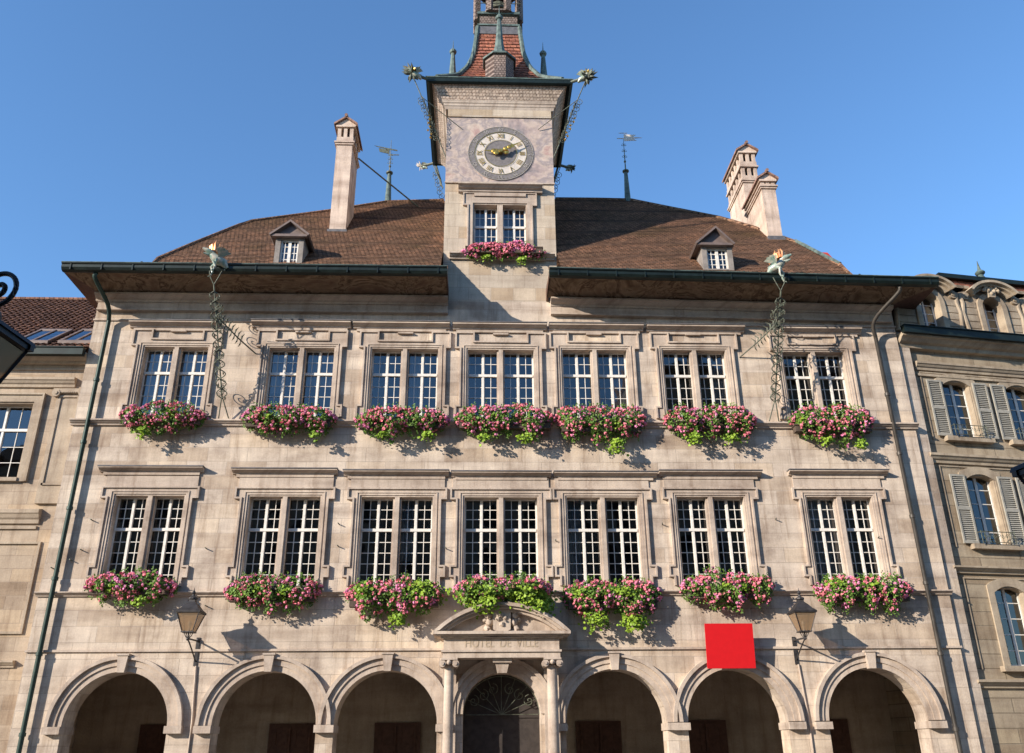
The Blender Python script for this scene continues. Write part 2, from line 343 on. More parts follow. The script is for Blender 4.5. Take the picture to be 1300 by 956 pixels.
# rooms behind
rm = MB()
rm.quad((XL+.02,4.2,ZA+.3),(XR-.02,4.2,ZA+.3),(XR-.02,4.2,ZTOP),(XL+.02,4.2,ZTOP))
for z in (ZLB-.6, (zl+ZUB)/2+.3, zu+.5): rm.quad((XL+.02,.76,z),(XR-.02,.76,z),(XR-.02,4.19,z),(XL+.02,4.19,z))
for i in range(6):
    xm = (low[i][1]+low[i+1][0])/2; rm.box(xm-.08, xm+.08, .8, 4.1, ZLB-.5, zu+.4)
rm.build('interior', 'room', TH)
ac = MB(); ac.quad((XL+.02,4.2,0),(XR-.02,4.2,0),(XR-.02,4.2,ZA+.3),(XL+.02,4.2,ZA+.3)); ac.quad((XL+.02,.76,ZA+.3),(XR-.02,.76,ZA+.3),(XR-.02,4.2,ZA+.3),(XL+.02,4.2,ZA+.3)); ac.build('arcade_interior', 'ltrim', TH)
# arch mouldings with keystones
for i, (cx, r, zc) in enumerate(ar):
    if i == 3: continue
    a = MB(); n = 30
    for (r0, r1, yy) in ((r-.002, r+.16, -.05-.003*i), (r+.16, r+.33, -.09-.003*i), (r+.33, r+.43, -.17-.003*i)):
        for k in range(n):
            t0, t1 = PI*k/n, PI*(k+1)/n
            q = lambda rr, t, y: (cx+rr*math.cos(t), y, zc+rr*math.sin(t))
            a.quad(q(r0,t0,yy), q(r1,t0,yy), q(r1,t1,yy), q(r0,t1,yy))
            a.quad(q(r0,t0,yy), q(r0,t1,yy), q(r0,t1,.02), q(r0,t0,.02)); a.quad(q(r1,t0,yy), q(r1,t0,.02), q(r1,t1,.02), q(r1,t1,yy))
    zk = zc+r
    a.prism([(cx-.10,zk-.04),(cx+.10,zk-.04),(cx+.15,zk+.42),(cx-.15,zk+.42)], -.23, .01)
    a.box(cx-.18, cx+.18, -.26, .01, zk+.42, zk+.47)
    ao = a.build('arch_moulding', 'trim', TH)
    for sx in (-1, 1): b = MB(); b.box(cx+sx*(r-.03), cx+sx*(r+.45), -.19-.005*i, .78+.003*i, zc-.20-.004*i, zc-.004-.004*i); b.build('impost', 'trim', ao)
# ground storey back of arcade: dark doors on the inner wall
for i in (0,1,2,4,5,6):
    d = MB(); cx = ar[i][0]; d.box(cx-.75, cx+.75, 4.12, 4.17, 0, 2.5); d.box(cx-.6, cx-.04, 4.08, 4.12, .1, 2.4); d.box(cx+.04, cx+.6, 4.08, 4.12, .1, 2.4); do_ = d.build('inner_door', 'wood', TH)
    pn = MB()
    for sx in (-1, 1):
        for za, zb_ in ((.25,1.0),(1.1,1.75),(1.85,2.3)): pn.prism(lane([(cx+sx*.32-.2,za),(cx+sx*.32-.2,zb_),(cx+sx*.32+.2,zb_),(cx+sx*.32+.2,za),(cx+sx*.32-.199,za)], .03), 4.06, 4.079)
    pn.build('door_moulding', 'wood', do_)
# strings
def cornice(mb, x0, x1, zt, zb, out, y=0, steps=None):
    h = zt-zb
    prof = [(y+.01,zt),(y-out,zt-.12*h),(y-out,zt-.34*h),(y-out*.82,zt-.42*h),(y-out*.62,zt-.62*h),(y-out*.4,zt-.72*h),(y-out*.34,zb+.04*h),(y+.01,zb)]
    mb.extx(prof, x0, x1)
st = MB(); cornice(st, XL-.06, XR+.06, Z(535.5), Z(543), .2)
st.build('sill_string', 'trim', TH)
st = MB(); cornice(st, XL-.06, XR+.06, Z(750), Z(756.5), .16)
st.build('sill_string', 'trim', TH)
st = MB(); st.box(XL-.03, XR+.03, -.06, .01, Z(825.5), Z(822.6)); st.build('string_course', 'trim', TH)
# frieze band under the cove
st = MB(); cornice(st, XL-.05, TX0+.1, Z(380), Z(389), .3); cornice(st, TX1-.1, XR+.05, Z(380), Z(389), .3)
st.box(XL-.03, TX0+.1, -.05, .01, Z(412), Z(410)); st.box(TX1-.1, XR+.03, -.05, .01, Z(412), Z(410))
st.build('frieze', 'trim', TH)

def sash(parent, x0, x1, z0, z1, frac, rt, rb, yb=.26, curtain=None, F=None):
    s = MB(); t = .034; yf, yk = yb, yb+.05
    zt = z1-(z1-z0)*frac
    s.box(x0, x0+t, yf, yk, z0, z1); s.box(x1-t, x1, yf, yk, z0, z1); s.box(x0+t, x1-t, yf, yk, z1-t, z1); s.box(x0+t, x1-t, yf, yk, z0, z0+t+.03)
    s.box(x0+t, x1-t, yf-.035, yk, zt-.045, zt+.045)
    xm = (x0+x1)/2
    for za, zb_, rows in ((zt+.045, z1-t, rt), (z0+t+.03, zt-.045, rb)):
        s.box(xm-.034, xm+.034, yf-.02, yk, za, zb_)
        for (a, b) in ((x0+t, xm-.034), (xm+.034, x1-t)):
            s.box(a, a+.016, yf+.003, yk-.003, za, zb_); s.box(b-.016, b, yf+.003, yk-.003, za, zb_)
            s.box((a+b)/2-.0105, (a+b)/2+.0105, yf+.01, yk-.01, za, zb_)
            for k in range(1, rows):
                zz = za+(zb_-za)*k/rows; s.box(a+.016, b-.016, yf+.012, yk-.012, zz-.0105, zz+.0105)
    s.build('sash', 'white', parent)
    g = MB(); k = random.uniform(-.004, .004); k2 = random.uniform(-.003, .003)
    g.quad((x0+.01,yf+.03+k,z0+.01),(xm,yf+.03-k,z0+.01),(xm,yf+.03-k+k2,zt),(x0+.01,yf+.03+k,zt))
    g.quad((xm+.001,yf+.031-k,z0+.01),(x1-.01,yf+.031+k2,z0+.01),(x1-.01,yf+.031+k,zt),(xm+.001,yf+.031,zt))
    k = random.uniform(-.004, .004)
    g.quad((x0+.01,yf+.03+k,zt+.001),(x1-.01,yf+.03-k,zt+.001),(x1-.01,yf+.03,z1-.01),(x0+.01,yf+.03,z1-.01))
    g.build('glass', 'glass', parent)
    if curtain:
        c = MB(); a, b, lo = curtain; n = 20; vs = []
        xa, xb = x0+(x1-x0)*a, x0+(x1-x0)*b
        for i in range(n):
            u0, u1 = i/n, (i+1)/n; f = lambda u: yf+.16+.025*math.sin(u*34)
            c.quad((xa+(xb-xa)*u0,f(u0),z0+(z1-z0)*lo),(xa+(xb-xa)*u1,f(u1),z0+(z1-z0)*lo),(xa+(xb-xa)*u1,f(u1),z1),(xa+(xb-xa)*u0,f(u0),z1))
        c.build('curtain', 'curtain', parent)
def window(x0, x1, z0, z1, style, frac, rt, rb, hood=None, curt=(None, None), label=None):
    s = MB(); jb = .22; zh = z1+.24
    # lining of the opening
    s.box(x0, x0+.05, -.02, .5, z0, z1-.05); s.box(x1-.05, x1, -.02, .5, z0, z1-.05); s.box(x0, x1, -.02, .5, z1-.05, z1); s.box(x0, x1, -.1, .5, z0-.1, z0-.001)
    xm = (x0+x1)/2; mw = .13
    s.box(xm-mw*.55, xm+mw*.55, -.012, .32, z0, z1-.051); s.box(xm-mw, xm+mw, .06, .24, z0, z1-.051)
    fo = .17; ear = .18
    if style == 'low':
        zf, zf2 = z0+.62, z0+.26
        o = [(x0-jb-.02,z0),(x0-jb-.02,zf2),(x0-jb-fo,zf2),(x0-jb-fo,zf),(x0-jb,zf),(x0-jb,z1-.14),(x0-jb-ear,z1-.14),(x0-jb-ear,zh),
             (x1+jb+ear,zh),(x1+jb+ear,z1-.14),(x1+jb,z1-.14),(x1+jb,zf),(x1+jb+fo,zf),(x1+jb+fo,zf2),(x1+jb+.02,zf2),(x1+jb+.02,z0)]
    else:
        zf = z0+.42; zu2 = zh+.12; zu3 = zh+.34
        o = [(x0-jb-fo*.8,z0),(x0-jb-fo*.8,zf),(x0-jb,zf),(x0-jb,z1-.04),(x0-jb-.16,z1-.04),(x0-jb-.16,zu3),(x0+.28,zu3),(x0+.28,zh),
             (x1-.28,zh),(x1-.28,zu3),(x1+jb+.16,zu3),(x1+jb+.16,z1-.04),(x1+jb,z1-.04),(x1+jb,zf),(x1+jb+fo*.8,zf),(x1+jb+fo*.8,z0)]
    s.prism(o+[(x1-.001,z0),(x1-.001,z1-.001),(x0+.001,z1-.001),(x0+.001,z0)], -.05, .01)
    s.prism(lane(o, .055), -.105, -.047)
    inn = [(x0-.10,z0),(x0-.10,z1+.10),(x1+.10,z1+.10),(x1+.10,z0)]
    s.prism(lane(inn, .03), -.075, -.046)
    if style == 'low': s.box(x0-jb-ear+.08, x1+jb+ear-.08, -.045, .01, zh+.002, zh+.34)
    else:
        s.box(xm-.26, xm+.26, -.10, .01, zh+.25, zh+.30)
        s.box(x0-jb-.1, x1+jb+.1, -.03, .01, zh+.345, zh+.42)
    wo = s.build('window', 'trim', TH)
    if label: wo['label'] = label
    if hood:
        h = MB(); ha, hb, zt_, zb_, ho_ = hood
        cornice(h, ha, hb, zt_, zb_, ho_); h.box(ha+.12, hb-.12, -.07, .01, zb_-.09, zb_-.001)
        ld = MB(); ld.box(ha-.02, hb+.02, -ho_-.025, .0, zt_-.010, zt_+.02)
        ho = h.build('hood', 'trim', wo); ld.build('lead_cover', 'lead', wo)
    for k, (a, b) in enumerate(((x0+.05, xm-mw*.55), (xm+mw*.55, x1-.05))):
        sash(wo, a, b, z0, z1-.051, frac, rt, rb, curtain=curt[k])
HL = [(127,259,594),(296,429,597.5),(437,570,600),(573.5,699,601.5),(703,833,601.5),(836,965,599),(1000,1125,597)]
HU = [(166,277,415),(320.5,446,412.5),(449,571,413),(575,693.5,413.5),(697,815.5,413.5),(820,943,414),(988,1090,416)]
CL = [(None,None)]*7; CL[4] = ((0,.45,0),None); CL[6] = ((0.0,1,0),None); CL[2]=(None,(0,.5,.3))
CU = [((0,1,0),(0,1,0)),((.0,.5,.4),(0,.9,.5)),(None,(.0,.5,0)),(None,None),(None,(.5,1,.0)),(None,(.5,1,0)),(None,None)]
for i in range(7):
    a, b, t = low[i]; h = HL[i]; zt = Z(h[2]*.7+599*.3, 640)
    window(a, b, ZLB, t, 'low', .36, 3, 5, (X(h[0],603), X(h[1],603), zt, zt-.15, .24), CL[i])
    a, b, t = upr[i]; h = HU[i]; zt = Z(h[2]*.7+413.7*.3, 640)
    window(a, b, ZUB, t, 'up', .345, 2, 4, (X(h[0],418), X(h[1],418), zt, zt-.2, .27), CU[i])
# iron pins left in the wall
p = MB()
for px, py in ((118,661),(105,699),(263,697),(263,770),(431,666),(430,694),(567,697),(706,687),(841,666),(1115,683),(985,660),(92,712),(68,722)):
    x, z = X(px,py), Z(py,px); p.tube([(x,0.02,z),(x-.03,-.14,z+.02)], .018, 5)
p.build('wall_pin', 'iron', TH)
# ---------------------------------------------------------------- eaves and roof
YG = -1.52
ZG = Z(347, 640, YG-.15)      # underside of gutter
GL, GM0, GM1, GR = X(80,340,YG), X(568,340,YG), X(697,340,YG), X(1187,348,YG)
ZC = Z(377,640,-.3)
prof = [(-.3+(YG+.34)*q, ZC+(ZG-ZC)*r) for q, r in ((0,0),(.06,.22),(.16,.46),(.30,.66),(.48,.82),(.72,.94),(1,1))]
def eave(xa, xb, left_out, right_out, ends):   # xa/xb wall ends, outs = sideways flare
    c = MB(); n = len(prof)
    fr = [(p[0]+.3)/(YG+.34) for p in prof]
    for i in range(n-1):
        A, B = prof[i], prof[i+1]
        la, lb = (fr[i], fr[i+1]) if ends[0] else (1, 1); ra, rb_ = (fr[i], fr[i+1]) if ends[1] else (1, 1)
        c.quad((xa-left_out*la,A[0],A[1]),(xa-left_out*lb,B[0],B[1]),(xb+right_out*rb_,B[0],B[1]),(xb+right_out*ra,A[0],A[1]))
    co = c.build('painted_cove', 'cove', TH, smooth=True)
    for x, o, sg, side in ((xa, left_out, -1, ends[0]), (xb, right_out, 1, ends[1])):
        e = MB()
        if side:            # the cove turns the corner and runs back
            for i in range(n-1):
                e.quad((x+sg*o*fr[i],prof[i][0],prof[i][1]),(x+sg*o*fr[i+1],prof[i+1][0],prof[i+1][1]),(x+sg*o*fr[i+1],11,prof[i+1][1]),(x+sg*o*fr[i],11,prof[i][1]))
            e.quad((x+sg*(o-.02),YG+.03,ZG),(x+sg*(o-.02),11,ZG),(x+sg*(o-.02),11,ZG+.28),(x+sg*(o-.02),YG+.03,ZG+.28))
        else:
            base = [(x+sg*o, prof[i][0], prof[i][1]) for i in range(n)]
            e.extx([(p[0],p[1]) for p in prof]+[(YG+.04, ZG+.2), (0, ZG+.3), (0, ZC)], x+sg*(o-.06), x+sg*(o-.002))
        e.build('eave_end', 'wood', co)
    m = MB(); cornice(m, xa+.01, xb-.01, ZC+.004, ZC-.26, .42); m.box(xa+.01, xb-.01, -.12, .01, ZC-.50, ZC-.262); m.box(xa+.01, xb-.01, -.17, .01, ZC-.56, ZC-.502); m.build('cove_moulding', 'trim', co)
eave(XL+.05, TX0+.22, XL+.05-GL, GM0-TX0-.22, (True, False))
eave(TX1-.28, XR-.1, TX1-.28-GM1, GR-XR+.1, (False, True))
# gutters
def gutter(x0, x1, tilt=0):
    g = MB(); prof_ = [(YG+.12,ZG),(YG+.02,ZG-.03),(YG-.08,ZG),(YG-.13,ZG+.08),(YG-.13,ZG+.18),(YG-.17,ZG+.20),(YG-.17,ZG+.23),(YG+.12,ZG+.23)]
    g.extx(prof_, x0, x1)
    n = int((x1-x0)/1.0)
    for i in range(n+1):
        x = x0+.3+i*(x1-x0-.6)/n; g.box(x-.02, x+.02, YG-.155, YG-.1, ZG-.02, ZG+.185)
    go = g.build('gutter', 'gutter', TH)
    c = MB(); c.box(x0, x1, YG-.19, YG+.2, ZG+.231, ZG+.252); c.build('copper_edge', 'copper', go)
    h = MB()
    for i in range(3):
        x = x0+(x1-x0)*(.2+.3*i); h.box(x-.03, x+.03, YG-.05, YG+.1, ZG+.252, ZG+.36)
    h.build('snow_hook', 'gutter', go)
gutter(GL, GM0); gutter(GM1, GR)
# roof plane
Y0R, Z0R, MR = YG+.05, ZG+.22, 1.08
def rp(px, py): return F0.slope(px, py, Y0R, Z0R, MR)
left_out = [rp(*q) for q in ((200,329.5),(242,311.5),(305,286),(320,281.5),(419,268.3),(452,263),(491,257),(563.7,255))]
right_out = [rp(*q) for q in ((705,253),(760,253.5),(801.7,254.5),(848,264),(914,277),(955,288),(1020,309.4),(1066,333))]
def interp(pl, x):
    if x <= pl[0].x: return pl[0].z if False else None
    for a, b in zip(pl, pl[1:]):
        if a.x <= x <= b.x: t = (x-a.x)/(b.x-a.x); return a.z+(b.z-a.z)*t
    return None
LL = [Vector((GL,Y0R,Z0R)), Vector((X(192,333,Y0R),Y0R+.002,Z0R+.002))]+left_out+[Vector((TX0+.4,left_out[-1].y,left_out[-1].z))]
RR = [Vector((TX1-.4,right_out[0].y,right_out[0].z))]+right_out+[Vector((X(1082,338,Y0R),Y0R+.002,Z0R+.002)), Vector((GR,Y0R,Z0R))]
def xat(pl, z, side):      # x of outline at height z
    seq = pl if side < 0 else pl[::-1]
    for a, b in zip(seq, seq[1:]):
        if min(a.z,b.z)-1e-6 <= z <= max(a.z,b.z)+1e-6 and abs(a.z-b.z) > 1e-6: return a.x+(b.x-a.x)*(z-a.z)/(b.z-a.z)
    return seq[-1].x
def roof_slope(pl, side, xin0, xin1):
    r = MB(); zmax = max(p.z for p in pl); dz = .125; z = Z0R
    while z < zmax-1e-3:
        z2 = min(z+dz, zmax-.001); za, zb = z, z2
        ya, yb = Y0R+(za-Z0R)/MR, Y0R+(zb-Z0R)/MR
        xo, xo2 = xat(pl, za, side), xat(pl, zb, side)
        inn = lambda yy: xin0 if yy < YG+.3 else (xin1 if yy > .02 else xin1+.32*side)
        ny, nz = -MR/math.hypot(1,MR), 1/math.hypot(1,MR); k = .026
        xi = inn(ya)
        a0 = Vector((xo,ya+ny*k,za+nz*k)); a1 = Vector((xi,ya+ny*k,za+nz*k)); b0 = Vector((xo2,yb,zb)); b1 = Vector((xi,yb,zb))
        lo0 = Vector((xo,ya,za)); lo1 = Vector((xi,ya,za))
        if side < 0: r.quad(a0,a1,b1,b0); r.quad(lo0,lo1,a1,a0)
        else: r.quad(a1,a0,b0,b1); r.quad(lo1,lo0,a0,a1)
        z = z2
    # hip side and back
    pts = [p for p in pl]
    yb = 11.6
    for a, b in zip(pts, pts[1:]):
        if abs(a.x-b.x) < 1e-6: continue
        sh = .35*side
        ra = Vector((a.x+0*sh, max(a.y+.05, 9.6-(a.y)), a.z)); rb_ = Vector((b.x, max(b.y+.05, 9.6-(b.y)), b.z))
        if side < 0: r.quad(a, b, rb_, ra)
        else: r.quad(a, b, rb_, ra)
        r.quad(ra, rb_, Vector((rb_.x, yb+2, Z0R)), Vector((ra.x, yb+2, Z0R)))
    ro = r.build('roof', 'roof', TH)
    t = MB(); t.tube([p+Vector((0,.02,.03)) for p in pts if (p.x < TX0 or p.x > TX1)], .085, 7)
    t.build('ridge_tile', 'copper' if False else 'roof', ro)
    return ro
roof_l = roof_slope(LL, -1, GM0, TX0+.3)
roof_r = roof_slope(RR, 1, GM1, TX1-.3)
t = MB(); t.tube([rp(1010,306)+Vector((0,0,.08)), rp(1066,333)+Vector((0,0,.08))], .07, 7); t.build('hip_flashing', 'copper', roof_r)
q = rp(1040,316); q.z += .25; yv = q.y+.9; t = MB(); t.prism([(X(a,b,yv),Z(b,a,yv)) for a,b in ((1036,332),(1066,334),(1057,325),(1050,318),(1039,317.5))], yv, yv+.8)
t.build('red_vent', 'redtile', roof_r)
# small copper box on the left hip
q = rp(300,287); t = MB(); t.box(q.x-.1, q.x+.5, q.y+.1, q.y+.6, q.z-.1, q.z+.12); t.build('hip_cap', 'copper', roof_l)

# the right-hand eaves sag slightly towards their outer end
for o in list(TH.children_recursive):
    if o.type == 'MESH' and o.name.split('.')[0] in ('gutter','copper_edge','snow_hook','painted_cove','eave_end','cove_moulding','roof','hip_flashing','ridge_tile','red_vent'):
        for v in o.data.vertices:
            if v.co.x > GM1-.05: v.co.z -= .016*(v.co.x-GM1)*max(0, 1-max(0, v.co.z-Z0R)/6)
# ================================================================ TOWER
YT = -.52; TD = 4.0
zf0, zf1 = Z(234), Z(150)              # fresco stage
zco0, zco1 = Z(138.5,640,-.1), Z(127.5,640,-.14)      # cornice
zgt0, zgt1 = Z(108,640,-.36), Z(98.5,640,-.5)
t = MB()
wall_sheet(t, TX0, TX1, ZTOP, zf0, [(tw[0],tw[1],tw[3],tw[2])], y=-.003)
wall_sheet(t, TX0+.03, TX1-.03, zf1, zco0, [], y=-.05); t.quad((TX0+.03,-.05,zf1),(TX0+.03,.02,zf1),(TX1-.03,.02,zf1),(TX1-.03,-.05,zf1))
for x in (TX0, TX1): t.quad((x,-.003,ZTOP-2),(x,TD,ZTOP-2),(x,TD,zco1),(x,-.003,zco1))
t.quad((TX0,TD,ZTOP),(TX1,TD,ZTOP),(TX1,TD,zco1),(TX0,TD,zco1))
t.box(TX0+.02, TX1-.02, 1.6, 1.62, ZTOP, zf0)
tow = t.build('tower', 'tower', TH)
f = MB(); f.quad((TX0,-.004,zf0),(TX1,-.004,zf0),(TX1,-.004,zf1),(TX0,-.004,zf1)); f.build('fresco', 'fresco', tow)
s = MB(); s.box(TX0-.02, TX1+.02, -.06, .0, zf0+.0, zf0+.05); s.build('fresco_border', 'trim', tow)
def ring(mb, outer_pairs, cx0, cx1, cy0, cy1, fy=1):   # outward profile run round a rectangle, pairs (out, z)
    n = len(outer_pairs)
    for i in range(n-1):
        (o0, z0), (o1, z1) = outer_pairs[i], outer_pairs[i+1]
        a = [(cx0-o0,cy0-o0*fy,z0),(cx1+o0,cy0-o0*fy,z0),(cx1+o0,cy1+o0,z0),(cx0-o0,cy1+o0,z0)]
        b = [(cx0-o1,cy0-o1*fy,z1),(cx1+o1,cy0-o1*fy,z1),(cx1+o1,cy1+o1,z1),(cx0-o1,cy1+o1,z1)]
        for k in range(4): mb.quad(a[k], a[(k+1)%4], b[(k+1)%4], b[k])
c = MB(); ring(c, [(.0,zco0-.02),(.06,zco0),(.10,zco0+.12),(.14,zco0+.15),(.14,zco0+.24),(.19,zco0+.28),(.19,zco1-.06),(.22,zco1)], TX0, TX1, 0, TD, .6); c.build('tower_cornice', 'trim', tow)
c = MB(); ring(c, [(.19,zco1-.02),(.22,zco1+.08),(.32,zco1+(zgt0-zco1)*.45),(.44,zco1+(zgt0-zco1)*.78),(.58,zgt0)], TX0, TX1, 0, TD, .6); c.build('shingled_cove', 'scale', tow)
c = MB(); ring(c, [(.57,zgt0),(.68,zgt0+.01),(.70,zgt0-.01),(.80,zgt0+.04),(.80,zgt1-.06),(.83,zgt1)], TX0, TX1, 0, TD, .6); c.build('tower_gutter', 'gutter', tow)
c = MB(); ring(c, [(.84,zgt1-.03),(.84,zgt1+.012),(.60,zgt1+.012)], TX0, TX1, 0, TD, .6); c.build('copper_edge', 'copper', tow)
# steep roof
TXc = (TX0+TX1)/2; TYc = TD/2
prf = [(2.42, zgt1)]
for hp, py in ((53,96.6),(40,85.6),(35,75),(32,66),(29.5,50),(27.5,35)):
    h = hp/30
    for _ in range(6):
        yy = TYc-h; xx, zz = F0.hit(634.6-hp, py, yy); h = TXc-xx if abs(TXc-xx) < 3 else h
    prf.append((h, zz))
prf[1] = (1.98, zgt1+.3) if prf[1][1] < zgt1+.05 else prf[1]
r = MB(); nrow = 0
def pl(z):
    for (a, za), (b, zb) in zip(prf, prf[1:]):
        if za <= z <= zb: return a+(b-a)*(z-za)/(zb-za)
    return prf[-1][0]
zt_ = prf[-1][1]; z = zgt1; dz = .2
while z < zt_-.01:
    z2 = min(z+dz, zt_); h0, h1 = pl(z)+.035, pl(z2); hb = pl(z)
    for k in range(4):
        cs = [(-1,-1),(1,-1),(1,1),(-1,1)]; (ax, ay), (bx, by) = cs[k], cs[(k+1)%4]
        P = lambda h, sx, sy, zz: (TXc+h*sx, TYc+h*sy, zz)
        r.quad(P(h0,ax,ay,z), P(h0,bx,by,z), P(h1,bx,by,z2), P(h1,ax,ay,z2)); r.quad(P(hb-.02,ax,ay,z), P(hb-.02,bx,by,z), P(h0,bx,by,z), P(h0,ax,ay,z))
    z = z2
sp = r.build('spire_roof', 'roofred', TH)
c = MB()
for sx in (-1,1):
    for sy in (-1,1):
        zs = [zgt1+(zt_-zgt1)*k/14 for k in range(15)]
        c.tube([(TXc+sx*(pl(q)+.02), TYc+sy*(pl(q)+.02), q+.02) for q in zs], .10, 6)
c.build('copper_hip', 'copper', sp)
c = MB(); h = prf[-1][0]; ring(c, [(.0,zt_-.42),(.05,zt_-.40),(.03,zt_+.02),(-.2,zt_+.03)], TXc-h-.03, TXc+h+.03, TYc-h-.03, TYc+h+.03); c.build('lead_apron', 'lead', sp)
# bell stage
zb0, zb1 = Z(32,640,TYc-.9), Z(17.5,640,TYc-.9)
hb = .80
c = MB(); c.box(TXc-hb, TXc+hb, TYc-hb, TYc+hb, zt_, zb1); bell = c.build('bell_stage', 'scaledark', TH)
c = MB()
for zz, hh, o in ((zb0-.02,.09,.10),(zb1-.02,.14,.10)):
    ring(c, [(0,zz),(o,zz+.01),(o,zz+hh),(0,zz+hh+.04)], TXc-hb, TXc+hb, TYc-hb, TYc+hb)
c.build('copper_band', 'copper', bell)
c = MB(); zc0 = zb1+.18; hh = 1.0
for k in range(8):
    a = PI/8+k*PI/4; cx, cy = TXc+hh*math.cos(a), TYc+hh*math.sin(a)
    c.lathe((cx,cy,zc0-.1), [(.17,0),(.17,2.6)], 4, PI/4+a)
c.lathe((TXc,TYc,zc0-.12), [(.9,0),(1.12,.02),(1.12,.10),(.9,.12)], 8, PI/8)
c.lathe((TXc,TYc,zc0+2.4), [(1.2,0),(1.3,.1),(.9,.7),(.45,1.6),(.1,3.6),(.04,4.6)], 8, PI/8)
c.build('belfry', 'scaledark', bell)
c = MB(); c.tube([(TXc-.95,TYc-.95,zc0+.35),(TXc+.95,TYc-.95,zc0+.35)], .02, 5); c.lathe((TXc,TYc,zc0+.7), [(.5,0),(.42,.15),(.3,.5),(.12,.7)], 14); c.build('bell', 'iron', bell)
# four little turrets round the steep roof
for k, (dx, dy) in enumerate(((0,-1.93),(-1.93,0),(1.93,0),(0,1.93))):
    c = MB(); o = (TXc+dx, TYc+dy, 0); zt0 = zgt1-.05; zt1 = Z(66.5,634,TYc-1.93-.6)
    c.lathe(o, [(.60,zt0),(.60,zt1)], 8, PI/8)
    to = c.build('turret', 'scaledark', TH)
    c = MB(); top = 29.55; e = zt1
    c.lathe(o, [(.60,e-.02),(.70,e-.04),(.71,e+.03),(.50,e+.16),(.34,e+.30),(.26,e+.5),(.20,e+.8),(.145,e+1.4),(.095,e+2.15),(.08,e+2.3)], 8, PI/8)
    c.lathe(o, [(.05,e+2.28),(.14,e+2.34),(.16,e+2.42),(.10,e+2.52),(.05,e+2.55)], 10)
    c.tube([(o[0],o[1],e+2.5),(o[0],o[1],e+3.05)], [.03,.006], 6)
    c.build('turret_spire', 'copper', to)
# tower window
def twwin():
    x0, x1, z1, z0 = tw; s = MB(); xm = (x0+x1)/2
    for b in ((x0,x0+.05,z0,z1-.05),(x1-.05,x1,z0,z1-.05),(x0,x1,z1-.05,z1)): s.box(b[0],b[1],-.02,.5,b[2],b[3])
    s.box(x0,x1,-.1,.5,z0-.1,z0-.001); s.box(xm-.1,xm+.1,-.012,.3,z0,z1-.051)
    zh = z1+.22; o = [(x0-.2,z0),(x0-.2,z1-.12),(x0-.36,z1-.12),(x0-.36,zh+.22),(x1+.36,zh+.22),(x1+.36,z1-.12),(x1+.2,z1-.12),(x1+.2,z0)]
    s.prism(o+[(x1-.001,z0),(x1-.001,z1-.001),(x0+.001,z1-.001),(x0+.001,z0)], -.06, .01); s.prism(lane(o,.05), -.10, -.055)
    s.box(xm-.95, xm+.95, -.11, .01, zh+.05, zh+.17)
    wo = s.build('window', 'trim', TH); h = MB(); cornice(h, X(582,236,-.2), X(688.5,236,-.2), Z(234.5,640,-.15), Z(243.5,640,-.15), .36); h.box(x0-.25,x1+.25,-.14,.01,zh+.225,zh+.4); h.build('hood','trim',wo)
    for a, b in ((x0+.05,xm-.1),(xm+.1,x1-.05)): sash(wo, a, b, z0, z1-.051, .42, 2, 3)
    c = MB(); cornice(c, X(571,325), X(704,325), Z(324), Z(331), .26); c.build('sill', 'trim', wo)
twwin()
# ================================================================ CLOCK
def text_mesh(txt, size, depth=.01):
    cu = bpy.data.curves.new('txt', 'FONT'); cu.body = txt; cu.size = size; cu.extrude = depth/2; cu.align_x = 'CENTER'; cu.align_y = 'CENTER'
    o = bpy.data.objects.new('txt', cu); C.objects.link(o); dg = bpy.context.evaluated_depsgraph_get()
    me = bpy.data.meshes.new_from_object(o.evaluated_get(dg)); vs = [v.co.copy() for v in me.vertices]; fs = [tuple(p.vertices) for p in me.polygons]
    bpy.data.objects.remove(o); bpy.data.curves.remove(cu); bpy.data.meshes.remove(me); return vs, fs
ccx, ccz = F0.hit(635.7, 195, 0); CK = thing('tower_clock', 'round clock with gilded hands on the painted tower front', 'clock', (ccx, -.03, ccz))
def disc(mb, r0, r1, y, n=64):
    for k in range(n):
        a, b = 2*PI*k/n, 2*PI*(k+1)/n
        if r0 < 1e-6: mb.quad((0,y,0),(r1*math.cos(a),y,r1*math.sin(a)),(r1*math.cos(b),y,r1*math.sin(b)))
        else: mb.quad((r0*math.cos(a),y,r0*math.sin(a)),(r1*math.cos(a),y,r1*math.sin(a)),(r1*math.cos(b),y,r1*math.sin(b)),(r0*math.cos(b),y,r0*math.sin(b)))
R3, R2, R1 = 1.225, .975, .61
c = MB(); disc(c, R2, R3, 0); 
for k in range(64):
    a, b = 2*PI*k/64, 2*PI*(k+1)/64; q = lambda r, t, y: (r*math.cos(t), y, r*math.sin(t))
    c.quad(q(R2,a,0), q(R2,b,0), q(R2,b,.07), q(R2,a,.07))
c.build('minute_ring', 'dialgrey', CK)
c = MB(); disc(c, R1, R2, .018); c.build('hour_ring', 'dial', CK)
c = MB(); disc(c, 0, R1, .014); c.build('dial_centre', 'dialgrey', CK)
c = MB()
for rr, w_ in ((R3,.008),(R2,.008),(R1,.010)):
    for k in range(64):
        a, b = 2*PI*k/64, 2*PI*(k+1)/64; q = lambda r, t, y: (r*math.cos(t), y, r*math.sin(t))
        c.quad(q(rr-w_,a,-.012), q(rr+w_,a,-.012), q(rr+w_,b,-.012), q(rr-w_,b,-.012), mi=1 if rr == R3 else 0)
